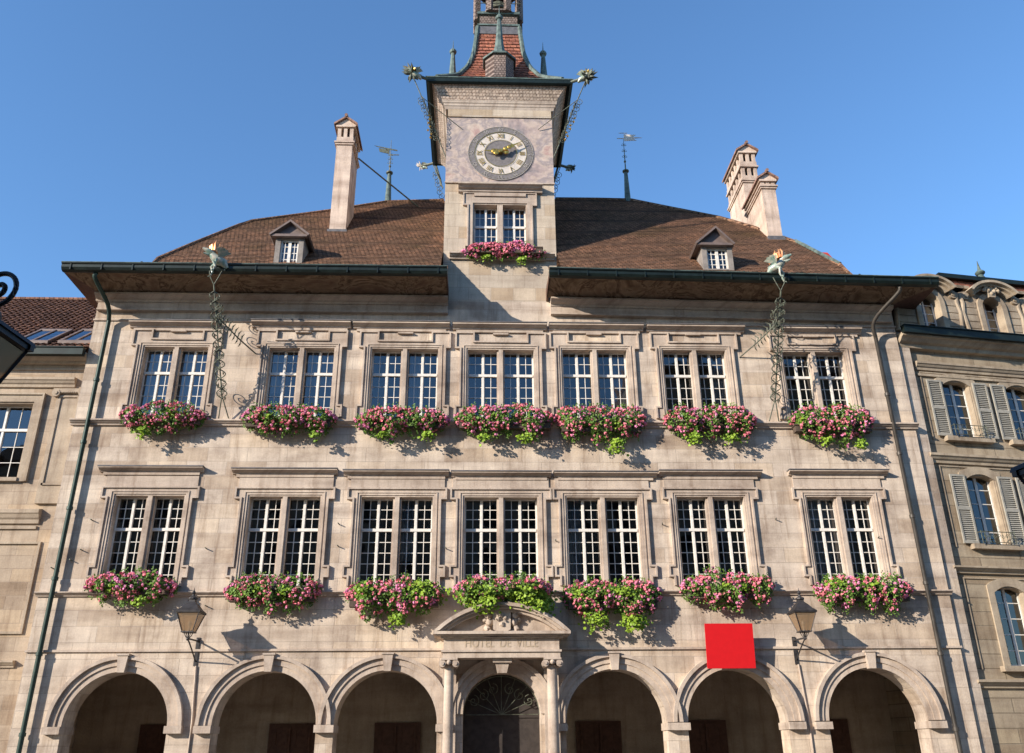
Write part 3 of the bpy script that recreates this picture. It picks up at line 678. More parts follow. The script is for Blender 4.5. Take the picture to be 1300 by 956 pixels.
for k in range(60):
    a = 2*PI*k/60; ca, sa = math.cos(a), math.sin(a); w_ = .006
    r0, r1 = R3-.07, R3-.02
    c.quad((r0*ca-w_*sa,-.010,r0*sa+w_*ca),(r1*ca-w_*sa,-.010,r1*sa+w_*ca),(r1*ca+w_*sa,-.010,r1*sa-w_*ca),(r0*ca+w_*sa,-.010,r0*sa-w_*ca))
rom = ['XII','I','II','III','IIII','V','VI','VII','VIII','IX','X','XI']
for h in range(12):
    ang = PI/2-h*PI/6; rot = h*PI/6
    for txt, r_, sz in ((rom[h],(R1+R2)/2,.30),(str(h*5 if h else 60),(R2+R3)/2-.02,.20)):
        vs, fs = text_mesh(txt, sz); out = []
        for v in vs:
            x, z = v.x*(.75 if txt in rom else 1), v.y
            out.append((r_*math.cos(ang)+x*math.cos(rot)+z*math.sin(rot), -.008-v.z, r_*math.sin(ang)-x*math.sin(rot)+z*math.cos(rot)))
        c.add(out, fs, 0 if txt in rom else 1)
c.build('numerals', ['gold', 'palegrey'], CK)
def hand(name, ang, ln, wd, y):
    c = MB(); d = (math.sin(ang), math.cos(ang)); n_ = (d[1], -d[0])
    P = lambda t, s: (d[0]*t+n_[0]*s, d[1]*t+n_[1]*s)
    c.prism([P(-.22,wd*.5),P(0,wd*.35),P(ln*.45,wd*.30),P(ln*.5,wd*1.0),P(ln*.56,wd*.3),P(ln,0),P(ln*.56,-wd*.3),P(ln*.5,-wd*1.0),P(ln*.45,-wd*.30),P(0,-wd*.35),P(-.22,-wd*.5)], y-.02, y)
    for tt in (-.2, ln*.22, ln*.38):
        x, z = P(tt, 0); c.ball((x, y-.01, z), wd*.95, 8, sy=.35)
    c.build(name, 'gold', CK)
hand('minute_hand', math.radians(61), .98, .10, -.14); hand('hour_hand', math.radians(274), .66, .115, -.09)
c = MB(); c.tube([(0,.01,0),(0,-.18,0)], .07, 12); c.build('boss', 'gold', CK)
# ================================================================ PORTAL
YP = -.72
PX = lambda px, py, Y=YP: X(px, py, Y); PZ = lambda py, Y=YP: Z(py, 637, Y)
p = MB(); xa, xb = PX(563,820), PX(710,820)
z_c1, z_c0, z_f0, z_a0 = PZ(801,-.95), PZ(809,-.95), PZ(825), PZ(835)
p.box(xa, xb, YP, .01, z_f0, z_c0+.06); p.box(xa-.06, xb+.06, YP-.08, .01, z_f0-.001, z_f0-.06); p.box(xa-.02, xb+.02, YP-.03, .01, z_a0, z_f0-.061)
por = p.build('portal', 'trim', TH)
c = MB(); xl, xr = PX(550,800,-.98), PX(724.5,800,-.98)
hh = z_c1-z_c0
c.box(xl, xr, -.98, .01, z_c1-.08, z_c1); c.box(xl+.08, xr-.08, -.90, .01, z_c0+.06, z_c1-.081); c.box(xl+.22, xr-.22, -.80, .01, z_c0, z_c0+.059)
# segmental pediment
xc = (xl+xr)/2; zp = PZ(764,-.98); hw = (xr-xl)/2; rise = zp-z_c1; R_ = (hw*hw+rise*rise)/(2*rise); zc = zp-R_; th = math.asin(min(.999, hw/R_)); n = 28
for r0, r1, yy in ((R_-.10,R_,-.98),(R_-.17,R_-.101,-.90),(R_-.25,R_-.171,-.80)):
    for k in range(n):
        a, b = PI/2+th-2*th*k/n, PI/2+th-2*th*(k+1)/n
        q = lambda r, t, y: (xc+r*math.cos(t), y, max(z_c1-.001, zc+r*math.sin(t)))
        c.quad(q(r0,a,yy),q(r0,b,yy),q(r1,b,yy),q(r1,a,yy)); c.quad(q(r1,a,yy),q(r1,b,yy),q(r1,b,.01),q(r1,a,.01)); c.quad(q(r0,a,yy),q(r0,a,-.5),q(r0,b,-.5),q(r0,b,yy))
    for sx in (0, n):
        t_ = PI/2+th-2*th*sx/n; c.quad(q(r0,t_,yy),q(r1,t_,yy),q(r1,t_,.01),q(r0,t_,.01))
tri = [(xc+(R_-.2)*math.cos(PI/2+th*.97-2*th*.97*k/n), zc+(R_-.2)*math.sin(PI/2+th*.97-2*th*.97*k/n)) for k in range(n+1)]
c.prism([(tri[0][0], z_c1)]+tri+[(tri[-1][0], z_c1)], -.6, .01)
c.build('pediment', 'trim', por)
c = MB(); sx_ = PX(637,790,-.7); sz = PZ(786,-.7)       # coat of arms relief
c.prism([(sx_-.25,sz-.30),(sx_,sz-.42),(sx_+.25,sz-.30),(sx_+.27,sz+.30),(sx_-.27,sz+.30)], -.78, -.59)
c.box(sx_-.48, sx_+.48, -.80, -.59, sz-.50, sz-.43)
random.seed(3)
for s_ in (-1,1):
    for (ox, oz, r_) in ((.38,.30,.11),(.40,.12,.13),(.36,-.08,.12),(.42,-.26,.10),(.30,.40,.08),(.5,-.02,.07),(.47,.2,.07),(.33,-.38,.09),(.26,.44,.06)):
        c.ball((sx_+s_*ox, -.66, sz+oz), r_, 8, jit=.15, sy=.9)
for ox, oz in ((0,.1),(-.1,.0),(.1,.02),(0,-.15),(0,.42),(-.12,.40),(.12,.4)): c.ball((sx_+ox,-.78,sz+oz), .07, 8, jit=.2)
c.build('coat_of_arms', 'trim', por, smooth=True)
# inscription lines: worn letters cut in the frieze
vs, fs = text_mesh('HOTEL  DE  VILLE', .34, .02)
mx = max(v.x for v in vs)
c = MB(); c.add([((xa+xb)/2+v.x*1.05/mx, YP-.006-v.z*.3, (z_f0+z_c0)/2+.02+v.y) for v in vs], fs); c.build('inscription', 'ltrim', por)
for px0, px1 in ((563.5,576),(695,708.5)):
    c = MB(); cx = (PX(px0,855)+PX(px1,855))/2; r_ = abs(PX(px1,855)-PX(px0,855))/2; zt = z_a0
    c.lathe((cx,YP+.22,0), [(r_*1.15,.0),(r_*1.3,.1),(r_*1.3,.2),(r_*1.12,.28),(r_*1.1,.5),(r_*1.05,1.6),(r_*.96,zt-.26),(r_*1.08,zt-.24),(r_*1.08,zt-.2)], 20)
    co_ = c.build('column', 'trim', por, smooth=True)
    c = MB(); c.box(cx-r_-.1, cx+r_+.1, YP-.06, YP+.5, zt-.055, zt-.001); c.box(cx-r_-.05, cx+r_+.05, YP+.0, YP+.45, zt-.16, zt-.056)
    for s_ in (-1,1):
        c.tube([(cx+s_*(r_+.05),YP-.04,zt-.15),(cx+s_*(r_+.05),YP+.48,zt-.15)], .10, 12); c.tube([(cx+s_*(r_+.05),YP-.07,zt-.15),(cx+s_*(r_+.05),YP-.03,zt-.15)], .05, 8)
    c.ball((cx,YP-.03,zt-.12), .07, 8); c.build('capital', 'trim', co_, smooth=True)
    c = MB(); c.box(cx-r_*1.4, cx+r_*1.4, -.14, .01, 0, zt); c.build('pilaster', 'trim', co_)
# arch of the portal
cx, r_, zc = ar[3]; c = MB(); n = 30
for r0, r1, yy in ((r_-.002,r_+.14,-.06),(r_+.14,r_+.30,-.11),(r_+.30,r_+.42,-.17)):
    for k in range(n):
        t0, t1 = PI*k/n, PI*(k+1)/n; q = lambda rr, t, y: (cx+rr*math.cos(t), y, zc+rr*math.sin(t))
        c.quad(q(r0,t0,yy),q(r1,t0,yy),q(r1,t1,yy),q(r0,t1,yy)); c.quad(q(r0,t0,yy),q(r0,t1,yy),q(r0,t1,.02),q(r0,t0,.02)); c.quad(q(r1,t0,yy),q(r1,t0,.02),q(r1,t1,.02),q(r1,t1,yy))
c.build('arch_moulding', 'trim', por)
c = MB(); zk = zc+r_; c.prism([(cx-.13,zk-.05),(cx+.13,zk-.05),(cx+.2,z_a0-.12),(cx-.2,z_a0-.12)], -.55, .01); c.box(cx-.27, cx+.27, -.62, .01, z_a0-.12, z_a0-.002); c.build('keystone', 'trim', por)
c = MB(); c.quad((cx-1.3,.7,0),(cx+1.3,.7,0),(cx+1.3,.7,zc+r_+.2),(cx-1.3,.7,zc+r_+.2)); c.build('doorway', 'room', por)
c = MB()
for s_ in (-1,1):
    for k in range(3): c.tube([(cx+s_*.1+v[0]-cx if False else v[0],v[1],v[2]) for v in spiral((cx+s_*(.25+.28*k),.55,zc+r_*.62-.16*k),.16,1.3,PI/2,s_)], .014, 5)
c.tube([(cx+r_*math.cos(PI*k/20),.55,zc+(r_-.05)*math.sin(PI*k/20)) for k in range(21)], .02, 5)
for k in range(9): c.tube([(cx,.56,zc),(cx+(r_-.05)*math.cos(PI*k/8),.56,zc+(r_-.05)*math.sin(PI*k/8))], .012, 5)
c.build('fanlight_grille', 'iron', por)
# ================================================================ DORMERS
def dormer(px0, px1, py0, py1, pxa, pya, ex0, ex1, eyb, yf):
    x0, x1 = X(px0,320,yf), X(px1,320,yf); z1, z0 = Z(py1,(px0+px1)/2,yf), Z(py0+6,(px0+px1)/2,yf); za = Z(pya,pxa,yf-.15); xe0, xe1 = X(ex0,eyb,yf-.15), X(ex1,eyb,yf-.15)
    xm = (x0+x1)/2; wd = x1-x0; yb = yf+3.2
    c = MB(); f = .17; zi0, zi1 = z0+.12, z1-.12
    c.box(x0,x0+f,yf,yf+.2,z0,z1); c.box(x1-f,x1,yf,yf+.2,z0,z1); c.box(x0+f,x1-f,yf,yf+.2,zi1,z1); c.box(x0+f,x1-f,yf,yf+.2,z0,zi0)
    c.quad((x0,yf+.2,z0),(x0,yb,z0+3.2*MR),(x0,yb,z1),(x0,yf+.2,z1)) if False else None
    c.box(x0+.01,x0+.05,yf+.2,yf+2.6,z0-.3,z1); c.box(x1-.05,x1-.01,yf+.2,yf+2.6,z0-.3,z1); c.box(x0+.05,x1-.05,yf+.9,yf+.95,z0-.2,z1)
    do = c.build('dormer', 'dormer', TH)
    g = MB(); zt_ = z1; g.prism([(xe0,zt_),(xe1,zt_),(xm,za)], yf-.02, yf+2.4)
    g.build('gable', 'slate', do)
    g = MB()
    for s_, xe in ((-1,xe0),(1,xe1)):
        d = Vector((xm-xe,0,za-zt_)).normalized(); nrm = Vector((-d.z,0,d.x))*(1 if s_ < 0 else -1)*.07
        a = Vector((xe,0,zt_))-d*.1; b = Vector((xm,0,za))
        q = [a, b, b+Vector((0,0,.085)), a+nrm]
        g.prism([(v.x,v.z) for v in q], yf-.2, yf+2.5)
    g.box(xe0-.04, xe1+.04, yf-.16, yf-.021, zt_-.09, zt_+.002); g.build('gable_roof', 'slate', do)
    w = MB(); w.box(x0+f,x0+f+.06,yf+.08,yf+.13,zi0,zi1); w.box(x1-f-.06,x1-f,yf+.08,yf+.13,zi0,zi1); w.box(x0+f+.06,x1-f-.06,yf+.08,yf+.13,zi1-.06,zi1); w.box(xm-.05,xm+.05,yf+.06,yf+.14,zi0,zi1-.06)
    for k in range(1,4): zz = zi0+(zi1-zi0)*k/4; w.box(x0+f+.06,x1-f-.06,yf+.09,yf+.12,zz-.013,zz+.013)
    for s_ in (-1,1): xx = xm+s_*(wd/2-f)*.53; w.box(xx-.013,xx+.013,yf+.088,yf+.122,zi0,zi1-.06)
    w.build('sash', 'white', do); g = MB(); g.quad((x0+f,yf+.11,zi0),(x1-f,yf+.11,zi0),(x1-f,yf+.11,zi1),(x0+f,yf+.11,zi1)); g.build('glass', 'glass', do)
dormer(348.5, 384.5, 334, 300, 368.5, 282, 346, 388.5, 299, -1.1)
dormer(891, 929.5, 339, 311, 906.5, 290, 887, 928.5, 308, -1.1)
# ================================================================ CHIMNEYS
def chimney(pb, x0, x1, y0, dep, zs, zcap, zt, tiers, zb=None):
    zb = (pb.z-.9) if zb is None else zb
    c = MB(); c.box(x0,x1,y0,y0+dep,zb,zs); ch = c.build('chimney', 'render', TH)
    c = MB(); c.box(x0-.05,x1+.05,y0-.05,y0+dep+.05,zs+.001,zs+.08)
    c.box(x0-.09,x1+.09,y0-.09,y0+dep+.09,zs+.08,zs+.15)
    # open tiers made of small piers
    z = zs+.15; h = (zcap-z)/tiers
    for k in range(tiers):
        za, zb_ = z+h*k, z+h*(k+1)
        c.box(x0-.02,x1+.02,y0-.02,y0+dep+.02,za,za+h*.3)
        nx = 3
        for i in range(nx):
            px = x0+(x1-x0-.14)*i/(nx-1)
            for yy in (y0, y0+dep-.14): c.box(px,px+.14,yy,yy+.14,za+h*.3,zb_-.08)
        ny = max(3, int(dep/.4))
        for i in range(1, ny):
            py = y0+(dep-.14)*i/ny
            for xx in (x0, x1-.14): c.box(xx,xx+.14,py,py+.14,za+h*.3,zb_-.08)
        c.box(x0-.07,x1+.07,y0-.07,y0+dep+.07,zb_-.08,zb_-.001)
    c.build('chimney_crown', 'render', ch)
    c = MB(); c.box(x0+.16,x1-.16,y0+.16,y0+dep-.16,zs+.15,zcap); c.build('flue', 'room', ch)
    c = MB(); xm = (x0+x1)/2; c.prism([(x0-.10,zcap),(x1+.10,zcap),(x1+.08,zcap+.05),(xm,zt-.04),(x0-.08,zcap+.05)], y0-.02, y0+dep+.02); c.build('gable_cap', 'render', ch)
    c = MB()
    for s_ in (-1,1):
        e = x0-.16 if s_ < 0 else x1+.16; c.prism([(e,zcap+.0),(xm,zt-.03),(xm,zt+.05),(e-.0,zcap+.09)], y0-.12, y0+dep+.12)
    n = int(dep/.22)
    for i in range(n+1): c.tube([(xm,y0-.1+i*(dep+.2)/n-.08,zt+.04),(xm,y0-.1+i*(dep+.2)/n+.06,zt+.075)], .07, 6)
    c.build('tile_cap', 'brick', ch)
    c = MB(); c.box(x0-.06,x1+.06,y0-.10,y0+dep*.6,pb.z-.25,pb.z+.02); c.build('lead_flashing', 'lead', ch)
    return ch
def chim_at(pxl, pxr, pyb, pys, pyc, pyt, dep, tiers):
    pb = rp((pxl+pxr)/2, pyb); y = pb.y
    chimney(pb, X(pxl,pyb,y), X(pxr,pyb,y), y, dep, Z(pys,(pxl+pxr)/2,y), Z(pyc,(pxl+pxr)/2,y), Z(pyt,(pxl+pxr)/2,y), tiers)
    return pb
chim_at(417.7, 438.6, 293, 184, 160, 150, 1.5, 1)
pB = chim_at(976, 993.8, 301.5, 240, 229, 220, 2.0, 1)
yA = pB.y+2.6
pa = Vector((X(945,285,yA), yA, Z(288,945,yA)))
chimney(pa, X(951,285,yA), X(971,285,yA), yA, 2.2, Z(232,945,yA), Z(193,945,yA), Z(184,945,yA), 2, zb=pa.z-4)
# tie rod from left chimney
a = rp(428,293); b = rp(532,263.5); c = MB(); c.tube([(X(455,200,a.y+.8),a.y+.8,Z(201,455,a.y+.8)), b], .035, 6); c.build('tie_rod', 'iron', TH)
# ================================================================ DOWNPIPES
def pipe(name, pts, m, r=.07):
    c = MB(); c.tube(pts, r, 10)
    for a, b in zip(pts[-2:-1], pts[-1:]):
        k = int(abs(a[2]-b[2])/2.0)
        for i in range(1, k): t_ = i/k; q = [a[j]+(b[j]-a[j])*t_ for j in range(3)]; c.lathe((q[0],q[1],q[2]), [(r*1.35,-.05),(r*1.35,.05)], 10)
    return c.build(name, m, TH, smooth=True)
def curve(pts, n=5):
    P_ = [Vector(p) for p in pts]; out = []
    for i in range(len(P_)-1):
        p0, p1, p2, p3 = P_[max(i-1,0)], P_[i], P_[i+1], P_[min(i+2,len(P_)-1)]
        for k in range(n):
            t = k/n; out.append(.5*((2*p1)+(p2-p0)*t+(2*p0-5*p1+4*p2-p3)*t*t+(3*p1-p0-3*p2+p3)*t**3))
    out.append(P_[-1]); return out
xg = X(121,352,YG+.1); xw = X(113,537,-.15)
top = curve([(xg,YG+.1,ZG-.03),(xg-.0,YG+.13,ZG-.22),(xw+.02,-.5,Z(399,147,-.3)+.25),(xw,-.17,Z(408,147,-.17))])
pipe('downpipe', top+[Vector((X(60,770,-.17),-.17,0))], 'pipe')
xg = X(1139,360,YG+.1); xw = X(1120,462,-.15)
top = curve([(xg,YG+.1,ZG-.2),(xg,YG+.13,ZG-.4),(X(1109,410,-.4),-.5,Z(408,1109,-.4)),(X(1112,430,-.17),-.17,Z(430,1112,-.17))])
pipe('downpipe', top+[Vector((X(1168,690,-.17),-.17,0))], 'pipebrown', .066)
# ================================================================ FLOWER BOXES
def flower_box(x0, x1, zt, zbot, label, limes, seed, yw=-.05, depth=.62, dens=1.0, lime_drop=.0, small=False):
    random.seed(seed); xm = (x0+x1)/2; w = x1-x0
    o = thing('flower_box', label, 'flower box', (xm, yw, zt), 0, 'flower boxes under the town hall windows')
    h = zt-zbot
    hx = w/2
    c = MB(); zb = -h*.62
    c.box(-hx+.16, hx-.16, -.36, -.10, zb, zb+.2); c.box(-hx+.13, hx-.13, -.39, -.07, zb+.2, zb+.24)
    for s_ in (-1,1): c.box(s_*(hx-.5)-.02, s_*(hx-.5)+.02, -.34, .04, zb-.06, zb-.001)
    c.build('planter', 'planter', o)
    off = seed*13.7
    def prof(u):       # u along -1..1 -> top, bottom, depth factor
        e = (1-abs(u)**5)
        n1 = noise.noise(Vector((u*2.3+off, 0, 0))); n2 = noise.noise(Vector((u*2.9+off, 5, 0))); n3 = noise.noise(Vector((u*6+off, 9, 0)))
        top = .10*e+.18*n1+.08*n3-.30*(1-e); bot = -h*(.78+.40*n2+.26*n3)*(.42+.58*e)
        return top, bot, (.40+.60*e)*(1+.3*n2)
    def samp(shell):
        while True:
            u = random.uniform(-1,1); t_, b_, d_ = prof(u); v = random.uniform(-1,1)
            y = -math.sqrt(max(0,1-v*v*.9))*depth*d_*(random.uniform(.82,1.05) if random.random() < shell else random.uniform(.15,.95))
            z = (t_+b_)/2+(t_-b_)/2*v
            nn = noise.noise(Vector((u*w*1.9+off, y*2.5, z*3.2)))
            if nn < -.15 and random.random() < .85: continue
            return Vector((u*hx, y, z)), Vector((u*.35, -1+abs(v)*.5, v*.75+.25))
    def leaf(mb, p, nrm, s):
        d = (nrm.normalized()+Vector((random.gauss(0,.55),random.gauss(0,.55),random.gauss(0,.55)))).normalized()
        a = d.orthogonal().normalized(); ang = random.uniform(0,2*PI); b = d.cross(a); a2 = a*math.cos(ang)+b*math.sin(ang); b2 = d.cross(a2)
        k = d*s*.25
        mb.add([p-a2*s, p-a2*s*.35-b2*s*.85+k, p+a2*s*.5-b2*s*.75+k, p+a2*s, p+a2*s*.5+b2*s*.75+k, p-a2*s*.35+b2*s*.85+k], [(0,1,2,3,4,5)])
    lm = MB(); n = int(1150*w*dens)
    for _ in range(n): p, nr = samp(.6); leaf(lm, p, nr, random.uniform(.022,.042))
    for _ in range(int(26*w)):                     # loose shoots past the outline
        u = random.uniform(-1,1); t_, b_, d_ = prof(u); up = random.random() < .45; z0_ = t_ if up else b_; L_ = random.uniform(.06,.2)
        for k in range(5): leaf(lm, Vector((u*hx+random.gauss(0,.02), -depth*d_*random.uniform(.3,.6), z0_+(L_ if up else -L_)*k/5)), Vector((0,-1,0)), .026)
    lm.build('foliage', 'leaf', o)
    if limes:
        lv = MB()
        for (uc, vz, r_, rz_) in limes:
            if seed > 20: vz *= .82; r_ *= .85; rz_ *= .75
            for _ in range(int(1150*r_*rz_*4)):
                a = random.uniform(0,2*PI); q = random.random()**.6*(1+.55*noise.noise(Vector((math.cos(a)*1.4+off, math.sin(a)*1.4, uc*3)))); dx, dz_ = math.cos(a)*q*r_*1.15, math.sin(a)*q*rz_*1.25
                if noise.noise(Vector((dx*9+off, dz_*9, 2))) < -.15 and random.random() < .8: continue
                if random.random() < .12: dx *= 1.5; dz_ = dz_*1.3-.04
                uu = max(-.98,min(.98,uc+dx/hx)); d_ = prof(uu)[2]
                y = -depth*d_*random.uniform(.62,1.12)*(1-.35*min(q*q,1))
                leaf(lv, Vector((uc*hx+dx, y, -h*.5+vz*h*.5+dz_+noise.noise(Vector((dx*5,dz_*5,off)))*.05)), Vector((0,-1,.6)), random.uniform(.028,.06))
        lv.build('lime_vine', 'lime', o)
    fm = MB()
    for _ in range(int(88*w*dens*(1.7 if small else 1))):
        p, nr = samp(1.0); s = random.uniform(.032,.060); p = p+nr.normalized()*.05; mi = 0 if noise.noise(Vector((p.x*1.5+off,p.z*3,3))) > -.22 else 1
        if random.random() < .2: mi = 1-mi
        skip = any(abs(p.x-l[0]*hx) < l[2]*.8 and abs(p.z-(-h*.5+l[1]*h*.5)) < l[3]*.7 for l in limes)
        if skip and random.random() < .8: continue
        for k in range(9):
            q = Vector((random.gauss(0,1),random.gauss(0,1),random.gauss(0,1))).normalized()*s*.75
            leaf_s = s*.62
            d = q.normalized(); a = d.orthogonal().normalized(); b = d.cross(a); cpt = p+q
            fm.add([cpt+a*leaf_s, cpt+b*leaf_s+d*.006, cpt-a*leaf_s, cpt-b*leaf_s+d*.006], [(0,1,2,3)], mi)
    fm.build('blossoms', ['pink', 'lilac'], o)
    return o
FBL = [(106,222,729,770),(284,406,733,782),(437,563,738,790),(577,699,737,776),(715,841,738,794),(866,985,729,778),(1037,1160,733,781)]
FBU = [(151,260,514,553),(306,426,517,557),(450,570,519,558),(577,705,517,560),(707,820,517,567),(844,962,518,561),(1003,1111,518,566)]
names_l = ['pink geraniums below the leftmost first-floor window, above the left wall lantern','pink geraniums under the second first-floor window from the left','deep box of pink geraniums under the third first-floor window from the left','lime green and pink box hanging over the curved stone pediment of the doorway','pink geraniums with a lime tuft, just right of the curved doorway pediment','pink geraniums under the first-floor window directly above the red panel','pink geraniums under the rightmost first-floor window, above the right wall lantern']
names_u = ['pink flowers under the top-storey leftmost window with pale curtains','pink flowers under the top-storey window just right of the left iron stay','pink flowers below the third top-storey window from the left','wide pink flower box under the top-storey window straight below the tower','pink flowers with a long lime tail under the fifth top-storey window','pink flowers below the top-storey window just left of the right iron stay','pink flowers under the top-storey rightmost window, right of the iron stay']
LM_L = [[(-.35,.3,.22,.16),(.3,-.7,.2,.14)],[(-.3,.35,.3,.16),(.3,.3,.25,.16)],[(.1,-.9,.2,.12),(.5,.5,.55,.26),(-.6,.5,.35,.18)],[(-.45,.0,.6,.25),(.5,.1,.6,.3),(.78,-.8,.32,.24),(-.35,-.7,.4,.18)],[(.4,-.9,.34,.22),(-.35,-.8,.3,.2),(.1,.55,.6,.16),(-.6,.4,.4,.2)],[(.3,.3,.25,.15),(-.1,.4,.2,.1)],[(-.6,.6,.3,.15),(.1,.6,.35,.12)]]
LM_U = [[(-.35,-1.0,.2,.22),(.25,.5,.3,.14)],[(.6,-1.05,.16,.14),(-.4,.4,.3,.1)],[(-.4,-1.05,.2,.14),(.55,-1.0,.22,.16)],[(-.42,-1.05,.2,.14),(.38,-1.05,.28,.18),(-.2,.5,.3,.16)],[(.3,-1.25,.28,.26),(.3,.1,.2,.15)],[(-.4,-1.0,.26,.22),(.4,-1.0,.25,.16)],[(-.75,.4,.2,.25),(-.2,-1.0,.2,.14),(.55,-1.2,.22,.2)]]
for i in range(7):
    for tab, nm, lm_, sd in ((FBL,names_l,LM_L,0),(FBU,names_u,LM_U,20)):
        a, b, t_, bt = tab[i]; pm = (t_+bt)/2; px = (a+b)/2
        flower_box(X(a,pm,-.35), X(b,pm,-.35), Z(t_+3,px,-.3), Z(bt-1,px,-.4), nm[i], lm_[i], sd+i+1, yw=-.32 if (i == 3 and sd == 0) else -.05, depth=.95 if (i == 3 and sd == 0) else .62)
flower_box(X(586,319,-.3), X(694,319,-.3), Z(312,640,-.3), Z(329,640,-.3), 'shallow box of bright pink flowers on the clock tower window sill', [(-.42,-1.1,.2,.12),(.42,-1.4,.2,.16)], 41, depth=.4, dens=1.1, small=True)
# ================================================================ WALL LANTERNS
def lantern(o, c, s=1.0, glass='lampglass', iron='iron', tall=True):     # c = centre of the glass bottom
    cx, cy, cz = c; a, b, h = .155*s, .31*s, .50*s
    f = MB()
    for sx in (-1,1):
        for sy in (-1,1): f.tube([(cx+sx*a,cy+sy*a,cz),(cx+sx*b,cy+sy*b,cz+h)], .014*s, 4)
    for k, (hw, zz, t_) in enumerate(((a+.02*s,cz-.02*s,.03*s),)): f.box(cx-hw,cx+hw,cy-hw,cy+hw,zz-t_/2,zz+t_/2)
    e = b+.035*s
    for s1,s2 in ((0,-1),(0,1),(-1,0),(1,0)):
        if s1 == 0: f.box(cx-e,cx+e,cy+s2*b-.02*s,cy+s2*b+.02*s,cz+h,cz+h+.035*s)
        else: f.box(cx+s1*b-.019*s,cx+s1*b+.019*s,cy-b+.02*s,cy+b-.02*s,cz+h,cz+h+.034*s)
    f.build('lantern_frame', iron, o)
    r = MB(); q = PI/4; zz = h+.035*s
    r.lathe((cx,cy,cz), [(e*1.414,zz),(e*1.40,zz+.02*s),(b*1.15,zz+.10*s),(b*.75,zz+.22*s),(b*.40,zz+.30*s),(b*.38,zz+.36*s)] if tall else [(e*1.414,zz),(e*1.38,zz+.03*s),(b*.9,zz+.09*s),(b*.3,zz+.15*s)], 4, q)
    if tall: r.lathe((cx,cy,cz), [(b*.30,zz+.36*s),(b*.42,zz+.38*s),(b*.42,zz+.42*s),(b*.14,zz+.47*s),(b*.10,zz+.52*s),(b*.2,zz+.56*s),(b*.05,zz+.64*s),(.004,zz+.72*s)], 10)
    r.build('lantern_roof', iron, o)
    g = MB(); k = .97
    cs = [(-1,-1),(1,-1),(1,1),(-1,1)]
    for i in range(4):
        (x0,y0),(x1,y1) = cs[i], cs[(i+1)%4]
        g.quad((cx+x0*a*k,cy+y0*a*k,cz+.01),(cx+x1*a*k,cy+y1*a*k,cz+.01),(cx+x1*b*k,cy+y1*b*k,cz+h-.01),(cx+x0*b*k,cy+y0*b*k,cz+h-.01))
    g.build('lantern_glass', glass, o)
    m = MB(); m.tube([(cx,cy,cz),(cx,cy,cz+.16*s)], .035*s, 8); m.ball((cx,cy,cz+.22*s), .06*s, 10, sz=1.4); m.build('bulb', 'curtain', o)
def wall_lantern(pk, pa, label):
    xw, zk = F0.hit(pk[0], pk[1], 0); za = Z(pa[1], pa[0], 0); d = -.98
    o = thing('wall_lantern', label, 'lantern', (xw, 0, zk), 0, 'iron lanterns on wall brackets')
    b = MB(); dz = za-zk
    b.tube([(0,.02,0),(0,d,-.04)], .026, 6); b.tube([(0,.02,dz),(0,d*.55,dz*.45),(0,d,-.04)], .022, 6); b.box(-.05,.05,-.03,.01,dz-.1,.1); b.ball((0,-.05,.02), .055, 8)
    for k in range(4):
        a = PI/4+k*PI/2; b.tube([(0,d,-.06),(.09*math.cos(a),d+.09*math.sin(a),.03),(.15*math.cos(a),d+.15*math.sin(a),.17)], .012, 5)
    b.ball((0,d,-.05), .05, 8); b.tube([(0,d,-.04),(0,d,.14)], .02, 6)
    b.build('bracket', 'lampiron', o)
    c = MB(); c.tube([(.04,-.03,dz-.1),(.13,-.03,dz-1.6),(.13,-.03,dz-3.0)], .03, 6); c.build('conduit', 'trim', o)
    lantern(o, (0, d, .15), .98, iron='lampiron')
wall_lantern((251.7,814),(248,841), 'iron wall lantern between the first and second arches from the left')
wall_lantern((1007.5,813),(1012,839), 'iron wall lantern right of the red panel, above the rightmost arch')
# big dark lanterns near the camera, cut by the frame's edges
def near(px, py, dist):
    d = (FW*FPX + RT*(px-650) + UP*(478-py)); d.normalize(); return CAM+d*dist
for (px, py, dist, rot, label, sg) in ((-60,417,4.9,0,'black street lantern with iron scroll, close up at the left picture edge',1),(1392,584,4.9,0,'dark corner of a close lantern at the right picture edge',-1)):
    p = near(px, py, dist); s = .74; ze = .5*s+.035*s
    o = thing('street_lantern', label, 'street lantern', (p.x, p.y, p.z-ze), math.radians(-8) if sg > 0 else math.radians(10), 'near street lanterns')
    lantern(o, (0,0,0), s, iron='black', tall=False)
    b = MB(); pm = 4.9/1100
    b.ball((37*pm,0,ze+.05), .06, 14); b.tube([(24*pm,0,ze-.02),(37*pm,0,ze+.05),(41*pm,0,ze+.12)], .02, 8)
    c0 = (41*pm,0,ze+.21)
    b.tube(spiral(c0, .098, 1.6, -PI*.62, 1, 50), .0125, 8)
    q0 = spiral(c0, .098, 1.6, -PI*.62, 1, 50)[0]
    b.tube([q0,(q0[0]-.05,0,q0[2]+.02),(0,0,ze+.16),(-sg*.5,0,ze+.22),(-sg*1.4,0,ze+.24)], .015, 8)
    b.build('scroll_bracket', 'black', o)
    b = MB(); b.tube([(-sg*1.4,0,-(p.z-ze)),(-sg*1.4,0,ze+.5)], [.07,.045], 12); b.build('post', 'black', o)
